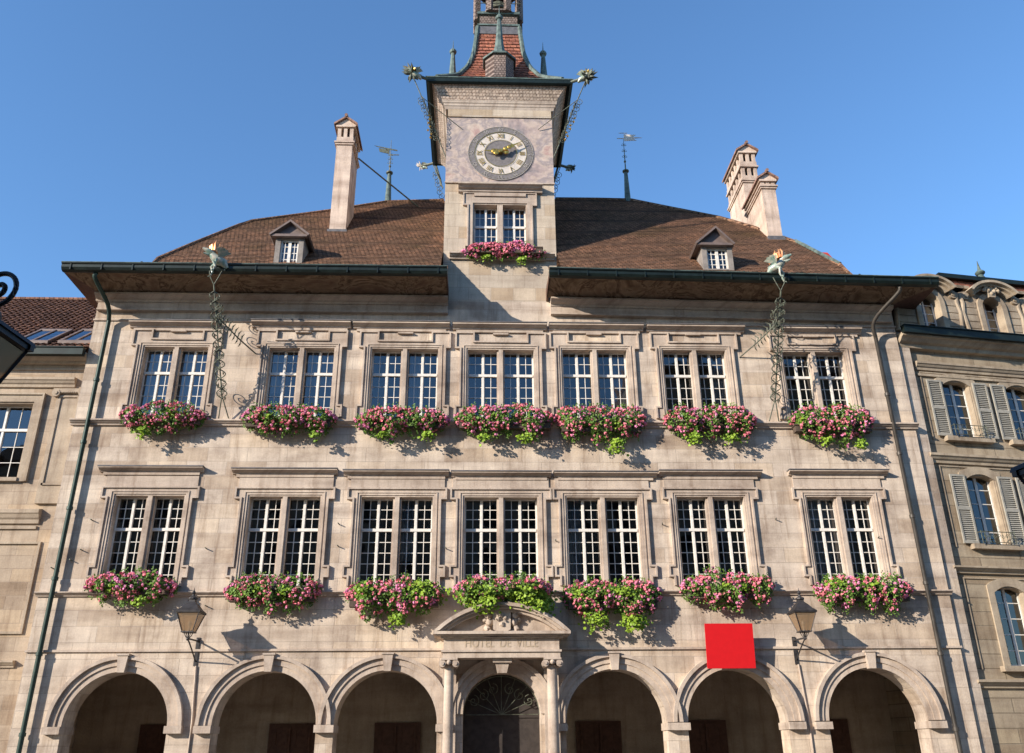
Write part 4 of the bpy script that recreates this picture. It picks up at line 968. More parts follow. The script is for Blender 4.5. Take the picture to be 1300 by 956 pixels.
# ================================================================ RED PANEL
xa, za = F0.hit(895, 792, -.60); xb, zb = F0.hit(955.5, 790.5, -.60); xc_, zc_ = F0.hit(928, 848.5, -.42)
o = thing('red_panel', 'plain bright red square panel fixed above an arch', 'sign', ((xa+xb)/2, -.50, zc_))
w_ = (xb-xa); hz = (za+zb)/2-zc_; c = MB()
c.add([(-w_/2,.08,0),(w_/2,.08,0),(w_/2,.12,0),(-w_/2,.12,0),(-w_/2,-.06,hz),(w_/2,-.06,hz),(w_/2,-.02,hz),(-w_/2,-.02,hz)], [(0,3,2,1),(4,5,6,7),(0,1,5,4),(1,2,6,5),(2,3,7,6),(3,0,4,7)])
c.build('panel_face', 'red', o)
c = MB(); 
for sx in (-1,1): c.tube([(sx*w_*.3,.11,hz*.3),(sx*w_*.3,.51,hz*.3)], .02, 6); c.tube([(sx*w_*.3,.02,hz*.8),(sx*w_*.3,.51,hz*.8)], .02, 6)
c.build('fixing', 'iron', o)
# ================================================================ WEATHERVANES
def vane(pb, ptop, label, sgn, m, pcap, pyflag):
    p = rp(*pb); y = p.y; H = Z(ptop[1],ptop[0],y)-p.z; zc = Z(pcap,pb[0],y)-p.z; zf = Z(pyflag,pb[0],y)-p.z
    o = thing('weathervane', label, 'weathervane', p, 0, 'weathervanes on the roof ridge')
    c = MB(); c.lathe((0,0,0), [(.17,-.4),(.14,.1),(.085,zc-.1),(.08,zc)], 10); c.build('copper_mast', 'copper', o, smooth=True)
    c = MB(); c.lathe((0,0,zc-.06), [(.08,0),(.15,.05),(.155,.10),(.08,.16),(.03,.2)], 12); c.build('cap', 'iron', o, smooth=True)
    c = MB(); c.tube([(0,0,zc),(0,0,H)], [.032,.010], 6)
    for k, zz in enumerate((.45,.62,.8)):
        for s_ in (-1,1): c.tube(spiral((s_*.08,0,zc+zz*(zf-zc)), .07, 1, PI/2, s_, 14), .012, 4)
    c.ball((0,0,zc+.3*(zf-zc)), .06, 8); c.build('rod', 'iron', o)
    c = MB()
    if sgn > 0: c.prism([(.03,zf-.14),(.62,zf-.10),(.45,zf+.01),(.9,zf+.06),(.45,zf+.10),(.6,zf+.22),(.03,zf+.24)], -.012, .012); c.box(-.3,.03,-.012,.012,zf-.02,zf+.02); c.box(-.2,.2,-.01,.01,zf+.3,zf+.33)
    else: c.prism([(-.75,zf+.26),(-.2,zf+.14),(.3,zf+.03),(.3,zf-.03),(-.15,zf+.06),(-.62,zf+.20)], -.012, .012); c.prism([(-.55,zf+.12),(-.05,zf+.03),(-.05,zf-.2),(-.5,zf-.08)], -.011, .011); c.box(-.05,.38,-.01,.01,zf-.26,zf-.22)
    c.build('flag', m, o)
vane((492.4,256),(496,178), 'weathervane with a dark flag, on the ridge left of the tower', -1, 'iron', 220, 191)
vane((797,254),(788.5,177), 'weathervane with a pale swallowtail flag, on the ridge right of the tower', 1, 'dial', 218, 176)
# ================================================================ DRAGON GARGOYLES
def dragon(o, p, yaw, s=1.0, crown=True, legs=True, m='dragon'):
    random.seed(11); ca, sa = math.cos(yaw), math.sin(yaw)
    T = lambda v: (p[0]+s*(v[0]*ca-v[1]*sa), p[1]+s*(v[0]*sa+v[1]*ca), p[2]+s*v[2])     # +x = the way it looks
    b = MB(); b.tube([T(v) for v in ((-.45,0,-.25),(-.3,0,-.05),(-.08,0,0),(.08,0,.10),(.20,0,.22))], [s*k for k in (.07,.17,.21,.17,.12)], 12)
    b.tube([T(v) for v in ((.12,0,.24),(.25,0,.32),(.42,0,.36),(.56,0,.40))], [s*k for k in (.10,.135,.08,.035)], 10)    # head, upper jaw
    b.tube([T(v) for v in ((.18,0,.22),(.34,0,.17),(.50,0,.20))], [s*k for k in (.07,.06,.025)], 8)                      # lower jaw
    for sy in (-1,1):
        b.tube([T(v) for v in ((.22,sy*.07,.38),(.14,sy*.13,.52),(.02,sy*.16,.55))], [s*.05,s*.035,s*.01], 6)
        if legs:
            b.tube([T(v) for v in ((-.02,sy*.16,-.08),(.10,sy*.24,-.22),(.04,sy*.24,-.42),(.10,sy*.24,-.58))], [s*.09,s*.07,s*.045,s*.03], 8)
            for k in (-1,0,1): b.tube([T((.09,sy*.24,-.56)),T((.19,sy*.24+k*.05,-.64))], [s*.03,s*.008], 5)
    bo = b.build('dragon_body', m, o, smooth=True)
    w = MB()
    for sy in (-1,1):
        for k in range(5):
            a = .5+.32*k; r = .5-.04*k
            w.add([T((-.05,sy*.14,.02)),T((-.05-r*math.cos(a),sy*(.18+.30*math.sin(a*.6)),.02+r*math.sin(a))),T((-.05-r*.8*math.cos(a+.3),sy*(.2+.28*math.sin(a*.6+.2)),.02+r*.8*math.sin(a+.3))),T((-.05-r*math.cos(a)-.015,sy*(.18+.30*math.sin(a*.6))+.02,.02+r*math.sin(a)))], [(0,1,2),(0,2,3),(0,3,1),(1,3,2)])
    w.build('wing', m, bo)
    if crown:
        f = MB()
        for k in range(9):
            a = 2*PI*k/9; r = .13; c0 = (.10+r*math.cos(a), r*math.sin(a), .34); b2 = random.uniform(.26,.50)
            f.tube([T(c0),T((c0[0]+.05*math.cos(a),c0[1]+.05*math.sin(a),.36+b2*.5)),T((c0[0]-.03,c0[1],.36+b2))], [s*.06,s*.055,s*.006], 6)
        f.tube([T((-.25,0,.16)),T((-.33,0,.36)),T((-.28,0,.5))], [s*.08,s*.07,s*.01], 7)
        f.build('gilded_crest', 'flame', o, smooth=True)
def leaf_spikes(mb, c, r, n, seed=1):
    random.seed(seed)
    for k in range(n):
        d = Vector((random.gauss(0,1),random.gauss(0,1),random.gauss(0,1))).normalized(); q = Vector(c)+d*r*random.uniform(.7,1.1); mb.tube([c, Vector(c)+d*r*.5, q], [r*.10,r*.16,.004], 5)
for (pxb, pxt, pyt, sg, label) in ((284,275,338,1,'green dragon spout with gilded crest on a scrolled iron stay, left eaves'),(982,987,341,-1,'green dragon spout with gilded crest on a scrolled iron stay, right eaves')):
    xb_ = X(pxb,532,-.15); xt_ = X(pxt,pyt,YG-.15); zb_ = Z(535.5)-.0; zt_ = ZG-.3
    o = thing('dragon_gargoyle', label, 'gargoyle', (xt_, YG-.15, ZG), 0, 'dragon spouts on the main eaves')
    Bv = Vector((xb_-xt_, -.02-YG, zb_-ZG)); Tv = Vector((0,.0,-.55)); ax = Tv-Bv
    s = MB(); V0 = Bv+ax*.15
    for k in (-1,1): s.tube([Bv+Vector((k*.16,0,0)), V0+Vector((k*.02,0,0))], .02, 6); s.tube([Tv, Tv+Vector((k*.13,-.05,.25)), Tv+Vector((k*.20,-.02,.5))], .018, 6)
    s.tube([V0, Tv], .026, 6)
    n = 90
    for ph in (0, PI):
        s.tube([V0+ax*.8*(i/n)+Vector((.165*math.sin(i/n*PI*11+ph), -.03*math.cos(i/n*PI*11+ph), 0)) for i in range(n+1)], .019, 5)
    random.seed(5)
    for i in range(26):
        t_ = i/26; c0 = V0+ax*.80*t_; k = -1 if i%2 else 1
        pl_ = 'xz' if i % 3 else 'yz'
        s.tube(spiral((c0.x+k*.10,c0.y-.02,c0.z), random.uniform(.06,.1), 1.4, PI/2, k, 16, pl_), .012, 4)
        if i > 9: s.tube([c0, c0+Vector((k*.12,-.05,.08)), c0+Vector((k*.17,-.1,-.02))], [.015,.022,.004], 5)
    s.build('scrolled_stay', 'iron', o)
    g = MB()   # triangular web of scrolls between the stay and the wall, and braces
    W_ = lambda t_: (V0+ax*t_)
    for t_, r_, dy in ((.10,.20,.20),(.66,.2,.75),(.78,.18,.9)):
        c0 = W_(t_); g.tube(spiral((c0.x, c0.y+dy, c0.z-.05), r_, 1.7, PI, 1, 30, 'yz'), .014, 5); g.tube([c0, (c0.x, c0.y+dy*.6, c0.z-.3)], .012, 5)
    br0 = W_(.62); g.tube([br0, Vector((br0.x+sg*.55, br0.y+.8, br0.z-.42)), Vector((br0.x+sg*1.05, .15-YG, br0.z-.75))], .024, 6)
    for k in range(9):
        c0 = br0.lerp(Vector((br0.x+sg*.7, br0.y+1.0, br0.z-.55)), k/9); g.tube([c0, c0+Vector((.03,-.03,.22-.01*k)), c0+Vector((sg*.11,0,.28))], [.014,.03,.004], 5); g.tube([c0, c0+Vector((.0,-.05,-.14)), c0+Vector((-sg*.07,0,-.22))], [.014,.026,.004], 5)
    g.build('brace', 'iron', o)
    dragon(o, (0,-.12,.30), PI+.45 if sg > 0 else -.55, .84)
# tower corner gargoyles
zt0 = zgt1-.1
GO = .80
for (cx, cy, px, py, sx, front, label) in ((TX0-GO,-.48,533,97,-1,True,'spiky leafed dragon spout at the front left corner of the tower gutter'),(TX1+GO,-.48,739,104,1,True,'spiky leafed dragon spout at the front right corner of the tower gutter'),
        (TX0-GO,TD+GO,546,222,-1,False,'small pale dragon spout under the tower rear left corner'),(TX1+GO,TD+GO,711,229,1,False,'small dark dragon spout under the tower rear right corner')):
    o = thing('corner_gargoyle', label, 'gargoyle', (cx, cy, zt0), 0, 'dragon spouts on the tower corners')
    dy = -1 if front else 1; tip = Vector((sx*.55, dy*.25, .0 if front else .05)); b = MB()
    b.tube([(-sx*.15,-dy*.1,0), tip], .06, 8)
    if front:
        el = Vector((-cx+ (TX0 if sx < 0 else TX1)-sx*0, -cy+.05, -3.3))
        b.tube([tip, Vector((sx*.1,dy*.05,-1.1)), el], .022, 6); b.tube([Vector((sx*.12,dy*.08,-1.0)), Vector((-cx+(TX0 if sx<0 else TX1)-sx*.55, -cy-.05, -2.0))], .016, 6)
        ax = el-Vector((sx*.1,dy*.05,-1.1))
        for i in range(12):
            c0 = Vector((sx*.1,dy*.05,-1.1))+ax*(i/16); b.tube(spiral((c0.x+sx*.10,c0.y-.05,c0.z), .14-.003*i, 1.4, PI/2, 1 if i%2 else -1, 18), .013, 4)
            b.tube(spiral((c0.x-sx*.06,c0.y-.05,c0.z-.08), .10, 1.3, -PI/2, -1 if i%2 else 1, 16, 'yz'), .012, 4)
    else:
        for i in range(7): b.tube(spiral((-sx*(.1+.05*i), 0, -.5-.2*i), .15, 1.4, PI/2, 1 if i%2 else -1, 18), .014, 4)
        b.tube([(0,0,-.05),(-sx*.5,-.6,-1.7)], .02, 6); b.tube([(-sx*.1,0,0),(-sx*.35,-.2,-1.0),(-sx*.4,-.2,-1.3)], .05, 6)
    b.build('iron_stay', 'iron', o)
    l = MB(); leaf_spikes(l, tip, .42 if front else .24, 26 if front else 14, 3+int(cx*7)); l.build('spiky_leaves', 'iron' if front else ('dial' if sx < 0 else 'iron'), o)
    if front:
        l = MB(); leaf_spikes(l, tip+Vector((0,0,.1)), .34, 8, 9); random.seed(2)
        for i in range(7): l.ball((sx*(-.05-.08*i*.5)+random.uniform(-.1,.1), .1, -1.7-.17*i), .045, 6)
        l.build('gilded_leaves', 'gold', o)
    dragon(o, tuple(tip-Vector((sx*.12,0,.06))), math.atan2(dy*.4, sx), .55 if front else .4, crown=False, legs=False)
# ================================================================ LEFT NEIGHBOUR
YL = .30; FL = Frame(0, YL, 0)
LB = thing('stone_building', 'beige stone neighbour with pilaster and rooftop skylights, left of the town hall', 'building', (0,YL,0))
lx = lambda px, py, Y=0.: FL.hit(px, py, Y)[0]; lz = lambda py, px=60, Y=0.: FL.hit(px, py, Y)[1]
xr_ = XL-.01; xl_ = -30
w = MB(); wx0, wx1 = lx(-44,560), lx(34,560); wz0, wz1 = lz(607,30), lz(511,40)
wall_sheet(w, xl_, xr_, 0, lz(452), [(wx0,wx1,wz0,wz1)]); w.quad((xl_,10,0),(xl_,0,0),(xl_,0,lz(452)),(xl_,10,lz(452)))
w.build('wall', 'lwall', LB)
w = MB(); w.box(xl_+.1, xr_, 2.4, 2.45, 0, lz(452)); w.build('interior', 'room', LB)
def lwindow(root, x0, x1, z0, z1, m, frac=.33):
    s = MB(); 
    for b in ((x0,x0+.05,z0,z1-.05),(x1-.05,x1,z0,z1-.05),(x0,x1,z1-.05,z1)): s.box(b[0],b[1],-.02,.4,b[2],b[3])
    s.box(x0,x1,-.12,.4,z0-.12,z0-.001)
    o = [(x0-.3,z0-.12),(x0-.3,z1+.3),(x1+.3,z1+.3),(x1+.3,z0-.12)]
    s.prism(o+[(x1-.001,z0-.12),(x1-.001,z1-.001),(x0+.001,z1-.001),(x0+.001,z0-.12)], -.07, .01); s.prism(lane(o,.06), -.12, -.065)
    wo = s.build('window', m, root); sash(wo, x0+.05, x1-.05, z0, z1-.051, frac, 1, 3); return wo
lwindow(LB, wx0, wx1, wz0, wz1, 'ltrim')
t = MB()
cornice(t, xl_, xr_, lz(452), lz(464), .42); t.box(xl_, xr_, -.05, .01, lz(468), lz(470.5))
cornice(t, xl_, xr_-lx(120,480)+lx(108,480), lz(480), lz(493), .2)
t.build('cornice', 'ltrim', LB)
t = MB(); cornice(t, xl_, xr_-.55, lz(646), lz(666), .2); t.box(xl_, xr_-.6, -.06, .01, lz(672), lz(668)); t.build('string_course', 'ltrim', LB)
t = MB(); cornice(t, xl_, xr_-.4, lz(838), lz(848), .16); t.build('string_course', 'ltrim', LB)
t = MB(); pxa, pxb = lx(66,560), lx(92,560)
t.box(pxa-.09, pxb+.09, -.10, .01, lz(640), lz(500)); t.prism(lane([(pxa,lz(617)),(pxa,lz(504)),(pxb,lz(504)),(pxb,lz(617)),(pxa+.001,lz(617))], .06), -.14, -.099)
po = t.build('pilaster', 'ltrim', LB); t = MB(); zc_ = lz(500); t.box(pxa-.2,pxb+.2,-.2,.01,zc_+.0,zc_+.12)
for xx in (pxa-.1, pxb+.1):
    t.tube([(xx,-.22,zc_-.04),(xx,.0,zc_-.04)], .13, 12); t.tube([(xx,-.25,zc_-.04),(xx,-.2,zc_-.04)], .06, 8)
for k in range(9): t.ball((pxa+.05+(pxb-pxa-.1)*k/8,-.16,zc_+.0), .05, 6)
t.build('capital', 'ltrim', po, smooth=True)
t = MB(); a0, a1 = lx(28,760), lx(-60,760); b0 = lz(805,20); b1 = lz(688,20)
t.prism(lane([(a1,b0),(a1,b1),(lx(42,740),b1),(lx(42,740),b0),(a1+.001,b0)], .07), -.06, .01); t.build('wall_panel', 'ltrim', LB)
g = MB(); zg = lz(451,60,-.5); zgt = lz(441.5,60,-.5); g.box(xl_, xr_-.02, -.62, -.42, zg, zgt-.03); g.box(xl_, xr_-.02, -.66, -.40, zgt-.029, zgt); g.build('gutter', 'gutter', LB)
# old tile roof: rounded tile columns
ml = .80; yr0, zr0 = -.45, zgt; top = FL.slope(60,381,yr0,zr0,ml); cols = int((xr_-xl_)/.24); r = MB()
rows = 26
for i in range(rows):
    ya = yr0+(top.y-yr0)*i/rows; yb = yr0+(top.y-yr0)*(i+1)/rows
    for k in range(cols):
        xa_ = xr_-.02-k*.24
        if xa_ < -22: break
        seg = [(xa_-.24*j/4, .055*math.sin(PI*j/4)) for j in range(5)]
        for (u0,h0),(u1,h1) in zip(seg, seg[1:]):
            za, zb = zr0+(ya-yr0)*ml, zr0+(yb-yr0)*ml
            jx = .012*math.sin(i*12.9+k*78.2); r.quad((u1+jx,ya-.02,za+h1+.05),(u0+jx,ya-.02,za+h0+.05),(u0+jx,yb,zb+h0+.01),(u1+jx,yb,zb+h1+.01))
r.quad((xl_,top.y,top.z),(xr_,top.y,top.z),(xr_,top.y*2+3,zr0),(xl_,top.y*2+3,zr0)); r.quad((xl_,yr0,zr0-.01),(xr_-.02,yr0,zr0-.01),(xr_-.02,top.y,top.z-.01),(xl_,top.y,top.z-.01))
ro = r.build('roof', 'roofold', LB, smooth=True)
t = MB(); t.tube([(xl_,top.y,top.z+.02),(xr_,top.y,top.z+.02)], .11, 8); t.build('ridge_tile', 'roofold', ro)
for pa_, pb_ in ((18,62),(74,132)):
    k = MB(); c0 = FL.slope(pa_,437,yr0,zr0,ml); c1 = FL.slope(pb_,437,yr0,zr0,ml); x0, x1 = c0.x, min(c1.x, xr_-.1); y0, y1 = c0.y, c0.y+1.3; f = lambda y, h: zr0+(y-yr0)*ml+h
    tl = .15
    for (xa_, xb_) in ((x0,x0+.08),((x0+x1)/2-.04,(x0+x1)/2+.04),(x1-.08,x1)): k.add([(xa_,y0,f(y0,0)),(xb_,y0,f(y0,0)),(xb_,y1,f(y1,0)),(xa_,y1,f(y1,0)),(xa_,y0,f(y0,.16)),(xb_,y0,f(y0,.16)),(xb_,y1,f(y1,.16)),(xa_,y1,f(y1,.16))],[(0,3,2,1),(4,5,6,7),(0,1,5,4),(1,2,6,5),(2,3,7,6),(3,0,4,7)])
    for yy in (y0-.08, y1): k.add([(x0,yy,f(yy,-.02)),(x1,yy,f(yy,-.02)),(x1,yy+.08,f(yy+.08,-.02)),(x0,yy+.08,f(yy+.08,-.02)),(x0,yy,f(yy,.17)),(x1,yy,f(yy,.17)),(x1,yy+.08,f(yy+.08,.17)),(x0,yy+.08,f(yy+.08,.17))],[(0,3,2,1),(4,5,6,7),(0,1,5,4),(1,2,6,5),(2,3,7,6),(3,0,4,7)])
    so_ = k.build('skylight', 'slate', LB); g = MB(); g.quad((x0,y0,f(y0,.12)),(x1,y0,f(y0,.12)),(x1,y1,f(y1,.12)),(x0,y1,f(y1,.12))); g.build('skylight_glass', 'glass', so_)
    g = MB(); g.quad((x0,y0,f(y0,.09)),(x1,y0,f(y0,.09)),(x1,y1,f(y1,.09)),(x0,y1,f(y1,.09))); g.build('blind', 'curtain', so_)
# ================================================================ RIGHT NEIGHBOUR
AN = math.radians(9); RX = XR+.02; FR = Frame(RX, .25, AN)
RB = thing('mansard_building', 'greenish stone neighbour with shutters and arched dormers, right of the town hall', 'building', (RX,.25,0), AN)
rx = lambda px, py, Y=0.: FR.hit(px, py, Y)[0]; rz = lambda py, px=1210, Y=0.: FR.hit(px, py, Y)[1]
RW = 14.0; zt = rz(440,1200)
wins = []
def rwin(pxa, pxb, pym, pyt, pyb, px): return (rx(pxa,pym), rx(pxb,pym), rz(pyb,px), rz(pyt,px))
w1 = rwin(1200,1236,520,484,556,1216); w2 = rwin(1236,1273,650,603,692,1250); w3 = rwin(1279,1316,800,745,846,1290)
cxs = []
wd = (w1[1]-w1[0]+w2[1]-w2[0])/2; cx_ = ((w1[0]+w1[1])/2+(w2[0]+w2[1])/2)/2
pitch = rx(1297,520)-(w1[0]+w1[1])/2
rows_ = [(w1[2],w1[3]),(w2[2],w2[3]),(w3[2],w3[3])]
W_ = []
for i in range(4):
    for j,(a,b) in enumerate(rows_):
        c0 = ((w1,w2,w3)[j][0]+(w1,w2,w3)[j][1])/2*.5+cx_*.5+i*pitch
        W_.append((c0-wd/2, c0+wd/2, a, b, j, i))
W_ = [q for q in W_ if q[1]+.5 < RW]
w = MB(); wall_sheet(w, 0, RW, 0, zt, [(q[0],q[1],q[2],q[3]) for q in W_]); w.quad((0,0,0),(0,0,zt),(0,9,zt),(0,9,0)); w.quad((RW,0,0),(RW,9,0),(RW,9,zt),(RW,0,zt))
w.build('wall', 'rwall', RB)
w = MB(); w.box(.1, RW-.1, 2.2, 2.25, 0, zt+4); w.build('interior', 'room', RB)
for (x0,x1,z0,z1,j,i) in W_:
    s = MB(); xm = (x0+x1)/2; n = 8; rise = .20
    arc = [(x0+(x1-x0)*k/n, z1-rise+rise*(1-((k/n-.5)*2)**2)) for k in range(n+1)]
    s.prism([(x0-.22,z0),(x0-.22,z1+.02)]+[(x0-.1+(x1-x0+.2)*k/n, z1+.10+.16*(1-((k/n-.5)*2)**2)) for k in range(n+1)]+[(x1+.22,z1+.02),(x1+.22,z0),(x1-.001,z0)]+arc[::-1]+[(x0+.001,z0)], -.05, .01)
    s.prism([(x0,z1)]+arc+[(x1,z1)], -.04, .35) if False else None
    s.box(x0,x0+.04,-.02,.4,z0,z1-.1); s.box(x1-.04,x1,-.02,.4,z0,z1-.1); s.box(x0,x1,.0,.4,z1-.05,z1)
    s.prism([(x0+.002,z1-.001)]+[(p_[0]*.998+xm*.002,p_[1]-.001) for p_ in arc]+[(x1-.002,z1-.001)], .0, .36)
    s.box(x0-.35,x1+.35,-.2,.4,z0-.16,z0-.001)
    wo = s.build('window', 'rtrim', RB); sash(wo, x0+.04, x1-.04, z0, z1-.06, .02, 1, 5, yb=.22) if False else None
    k = MB(); yf = .22
    for a,b in ((x0+.04,xm),(xm,x1-.04)):
        k.box(a,a+.05,yf,yf+.05,z0,z1-.051); k.box(b-.05,b,yf,yf+.05,z0,z1-.051); k.box(a+.05,b-.05,yf,yf+.05,z0,z0+.07)
        for m_ in range(1,5): zz = z0+(z1-z0)*m_/5; k.box(a+.05,b-.05,yf+.01,yf+.04,zz-.014,zz+.014)
    k.build('sash', 'white', wo); g = MB(); g.quad((x0+.02,yf+.03,z0),(x1-.02,yf+.03,z0),(x1-.02,yf+.034,z1-.05),(x0+.02,yf+.034,z1-.05)); g.build('glass', 'glass', wo)
    if j < 2:
        for sx in (-1,1):
            k = MB(); sw = wd*.5; a = x0-.06-sw if sx < 0 else x1+.06; b = a+sw; ya, yb = -.10, -.055; zs0, zs1 = z0+.02, z1-.06
            for (p0,p1,q0,q1) in ((a,a+.06,zs0,zs1),(b-.06,b,zs0,zs1),(a+.06,b-.06,zs1-.07,zs1),(a+.06,b-.06,zs0,zs0+.08),(a+.06,b-.06,(zs0+zs1)/2-.05,(zs0+zs1)/2+.05)): k.box(p0,p1,ya,yb,q0,q1)
            for (q0,q1) in ((zs0+.08,(zs0+zs1)/2-.05),((zs0+zs1)/2+.05,zs1-.07)):
                nn = int((q1-q0)/.065)
                for m_ in range(nn): zz = q0+(q1-q0)*(m_+.5)/nn; k.add([(a+.06,ya+.01,zz-.028),(b-.06,ya+.01,zz-.028),(b-.06,yb-.002,zz+.022),(a+.06,yb-.002,zz+.022)],[(0,1,2,3)])
                k.quad((a+.06,yb+.001,q0),(b-.06,yb+.001,q0),(b-.06,yb+.001,q1),(a+.06,yb+.001,q1))
            k.build('shutter', 'shutter', wo)
        k = MB(); zr = z0+.62 if j == 0 else z0+.5
        zr = z0+.38
        k.tube([(x0-.05,-.26,zr),(x1+.05,-.26,zr)], .014, 5); k.tube([(x0-.05,-.26,z0+.04),(x1+.05,-.26,z0+.04)], .012, 5)
        for sx in (x0-.05,x1+.05): k.tube([(sx,-.26,zr),(sx,0,zr)], .012, 5); k.tube([(sx,-.26,z0),(sx,-.26,zr+.04)], .014, 5)
        for m_ in range(7): xx = x0+(x1-x0)*(m_+.5)/7; k.tube([(xx,-.26,z0+.04),(xx,-.26,zr)], .008, 4); k.tube(spiral((xx,-.27,(z0+zr)/2+.05),.07,1.2,0,1 if m_%2 else -1,12), .008, 4)
        k.build('balcony_rail', 'iron', wo)
# cornices and strings
t = MB(); cornice(t, .02, RW, rz(428,1210,-.3), rz(446,1210,-.2), .5); t.build('main_cornice', 'rtrim', RB)
t = MB(); cornice(t, .6, RW, rz(463,1210), rz(474,1210), .18); t.box(.6,RW,-.07,.01,rz(481),rz(478)); t.build('architrave', 'rtrim', RB)
for a, b in ((577,590),(718,728),(862,874)):
    t = MB(); cornice(t, .35, RW, rz(a,1210), rz(b,1210), .22); t.build('string_course', 'rtrim', RB)
t = MB(); pa_, pb_ = .02, .42; t.box(pa_, pb_, -.16, .01, 0, rz(425,1150)); t.build('corner_pilaster', 'wall', RB)
t = MB()
for q in (rows_[0], rows_[1], rows_[2]):
    x_a, x_b = .62, W_[0][0]-.42-wd*.5*0; t.prism(lane([(.7,q[0]-.1),(.7,q[1]+.25),(RW-.2,q[1]+.25)], .04), -.035, .01)
t.build('wall_panel', 'rtrim', RB)
t = MB(); g0 = rz(428,1210,-.5); g1 = rz(419,1210,-.5); t.box(.02,RW,-.62,-.45,g0,g1-.03); t.box(.02,RW,-.66,-.42,g1-.029,g1); t.build('gutter', 'gutter', RB)
# dormer storey
zd0 = g1-.15; DW = [(1180,),(1259,)]
dcx = [rx(1180,398,-.15), rx(1259,402,-.15)]; dp = dcx[1]-dcx[0]; dcx += [dcx[1]+dp, dcx[1]+2*dp]
ow = (rx(1271,402,-.15)-rx(1247,402,-.15)); zo1 = rz(381,1258,-.15); zh1 = rz(360.5,1259,-.35); zs_ = rz(375,1258,-.15)
for cx in dcx:
    if cx+2 > RW: continue
    t = MB(); hw = ow/2; n = 12
    arc = [(cx+hw*math.cos(PI-PI*k/n), zo1-hw+hw*math.sin(PI-PI*k/n)) for k in range(n+1)]
    bw_ = hw+.95
    t.prism([(cx-bw_,zd0),(cx-bw_,zs_-.1),(cx-hw-.45,zs_+.1),(cx-hw-.4,zh1-.25),(cx,zh1-.02),(cx+hw+.4,zh1-.25),(cx+hw+.45,zs_+.1),(cx+bw_,zs_-.1),(cx+bw_,zd0),(cx+hw,zd0)]+arc[::-1]+[(cx-hw,zd0)], -.2, .35)
    q = [(cx-hw-.20,zd0),(cx-hw-.20,zo1-hw)]+[(cx+(hw+.2)*math.cos(PI-PI*k/n), zo1-hw+(hw+.2)*math.sin(PI-PI*k/n)) for k in range(n+1)]+[(cx+hw+.20,zo1-hw),(cx+hw+.20,zd0),(cx+hw+.001,zd0)]+[(cx+(hw+.001)*math.cos(PI*k/n), zo1-hw+(hw+.001)*math.sin(PI*k/n)) for k in range(n+1)]+[(cx-hw-.001,zd0)]
    t.prism(q, -.30, -.199)
    for m_ in range(6): zz = zd0+.1+m_*.28; 
    for m_ in range(5):
        zz = zd0+.18+m_*.28
        for sx in (-1,1): t.box(cx+sx*(hw+.23), cx+sx*(bw_-.03), -.235, -.199, zz, zz+.25)
    do = t.build('dormer', 'rtrim', RB)
    t = MB()   # curved hood
    R_ = hw+.75; zc_ = zh1-R_*.75
    for r0, r1, yy in ((R_-.12,R_,-.62),(R_-.22,R_-.121,-.5),(R_-.34,R_-.221,-.38)):
        for k in range(16):
            a, b = PI*.17+PI*.66*k/16, PI*.17+PI*.66*(k+1)/16; Q = lambda r, tt, y: (cx+r*math.cos(tt), y, zc_+r*.75*math.sin(tt))
            t.quad(Q(r0,a,yy),Q(r1,a,yy),Q(r1,b,yy),Q(r0,b,yy)); t.quad(Q(r1,a,yy),Q(r1,a,.3),Q(r1,b,.3),Q(r1,b,yy)); t.quad(Q(r0,a,yy),Q(r0,b,yy),Q(r0,b,.0),Q(r0,a,.0))
        for a in (PI*.17, PI*.83): t.quad(Q(r0,a,yy),Q(r1,a,yy),Q(r1,a,.3),Q(r0,a,.3))
    t.build('curved_hood', 'rtrim', do)
    t = MB(); zk = zo1+.12
    t.prism([(cx-.13,zk-.15),(cx+.13,zk-.15),(cx+.2,zk+.3),(cx-.2,zk+.3)], -.42, -.29)
    for ox, oz in ((-.2,.22),(.2,.22),(0,.3),(-.12,.1),(.12,.1),(-.28,.12),(.28,.12),(0,0)): t.ball((cx+ox,-.40,zk+oz), .085, 8, jit=.15)
    for sx in (-1,1):
        xx = cx+sx*(hw+.62); t.tube([(xx,-.30,zs_-.2),(xx,-.05,zs_-.2)], .16, 12); t.tube([(xx,-.34,zs_-.2),(xx,-.29,zs_-.2)], .08, 8)
        t.tube([(cx+sx*(bw_-.0),-.2,zs_-.1),(cx+sx*(bw_+.05),-.2,zs_-.5),(cx+sx*(bw_-.02),-.2,zs_-.9),(cx+sx*(bw_+.10),-.2,zd0+.1)], .09, 8)
        t.box(cx+sx*(hw+.4), cx+sx*(bw_+.2), -.32, .2, zs_+.08, zs_+.2)
    t.build('carving', 'rtrim', do, smooth=True)
    t = MB(); t.box(cx-.03,cx+.03,.08,.12,zd0,zo1-.03); t.box(cx-hw,cx-hw+.06,.08,.12,zd0,zo1-hw*.6); t.box(cx+hw-.06,cx+hw,.08,.12,zd0,zo1-hw*.6)
    for m_ in range(1,5): zz = zd0+(zo1-zd0)*m_/5; t.box(cx-hw,cx+hw,.09,.11,zz-.014,zz+.014)
    t.build('sash', 'white', do); g = MB(); g.quad((cx-hw,.10,zd0),(cx+hw,.10,zd0),(cx+hw,.104,zo1-.02),(cx-hw,.104,zo1-.02)); g.build('glass', 'glass', do)
zm1 = rz(366,1240,1.5)
t = MB(); t.quad((.05,0,zd0),(RW,0,zd0),(RW,1.1,zm1),(3.2,1.1,zm1)); t.quad((3.2,1.1,zm1),(RW,1.1,zm1),(RW,5,zm1+1.0),(3.2,5,zm1+1.0)); t.quad((.05,0,zd0),(3.2,1.1,zm1),(3.2,5,zm1+1),(.05,9,zd0)); t.quad((RW,0,zd0),(RW,9,zd0),(RW,5,zm1+1),(RW,1.1,zm1))
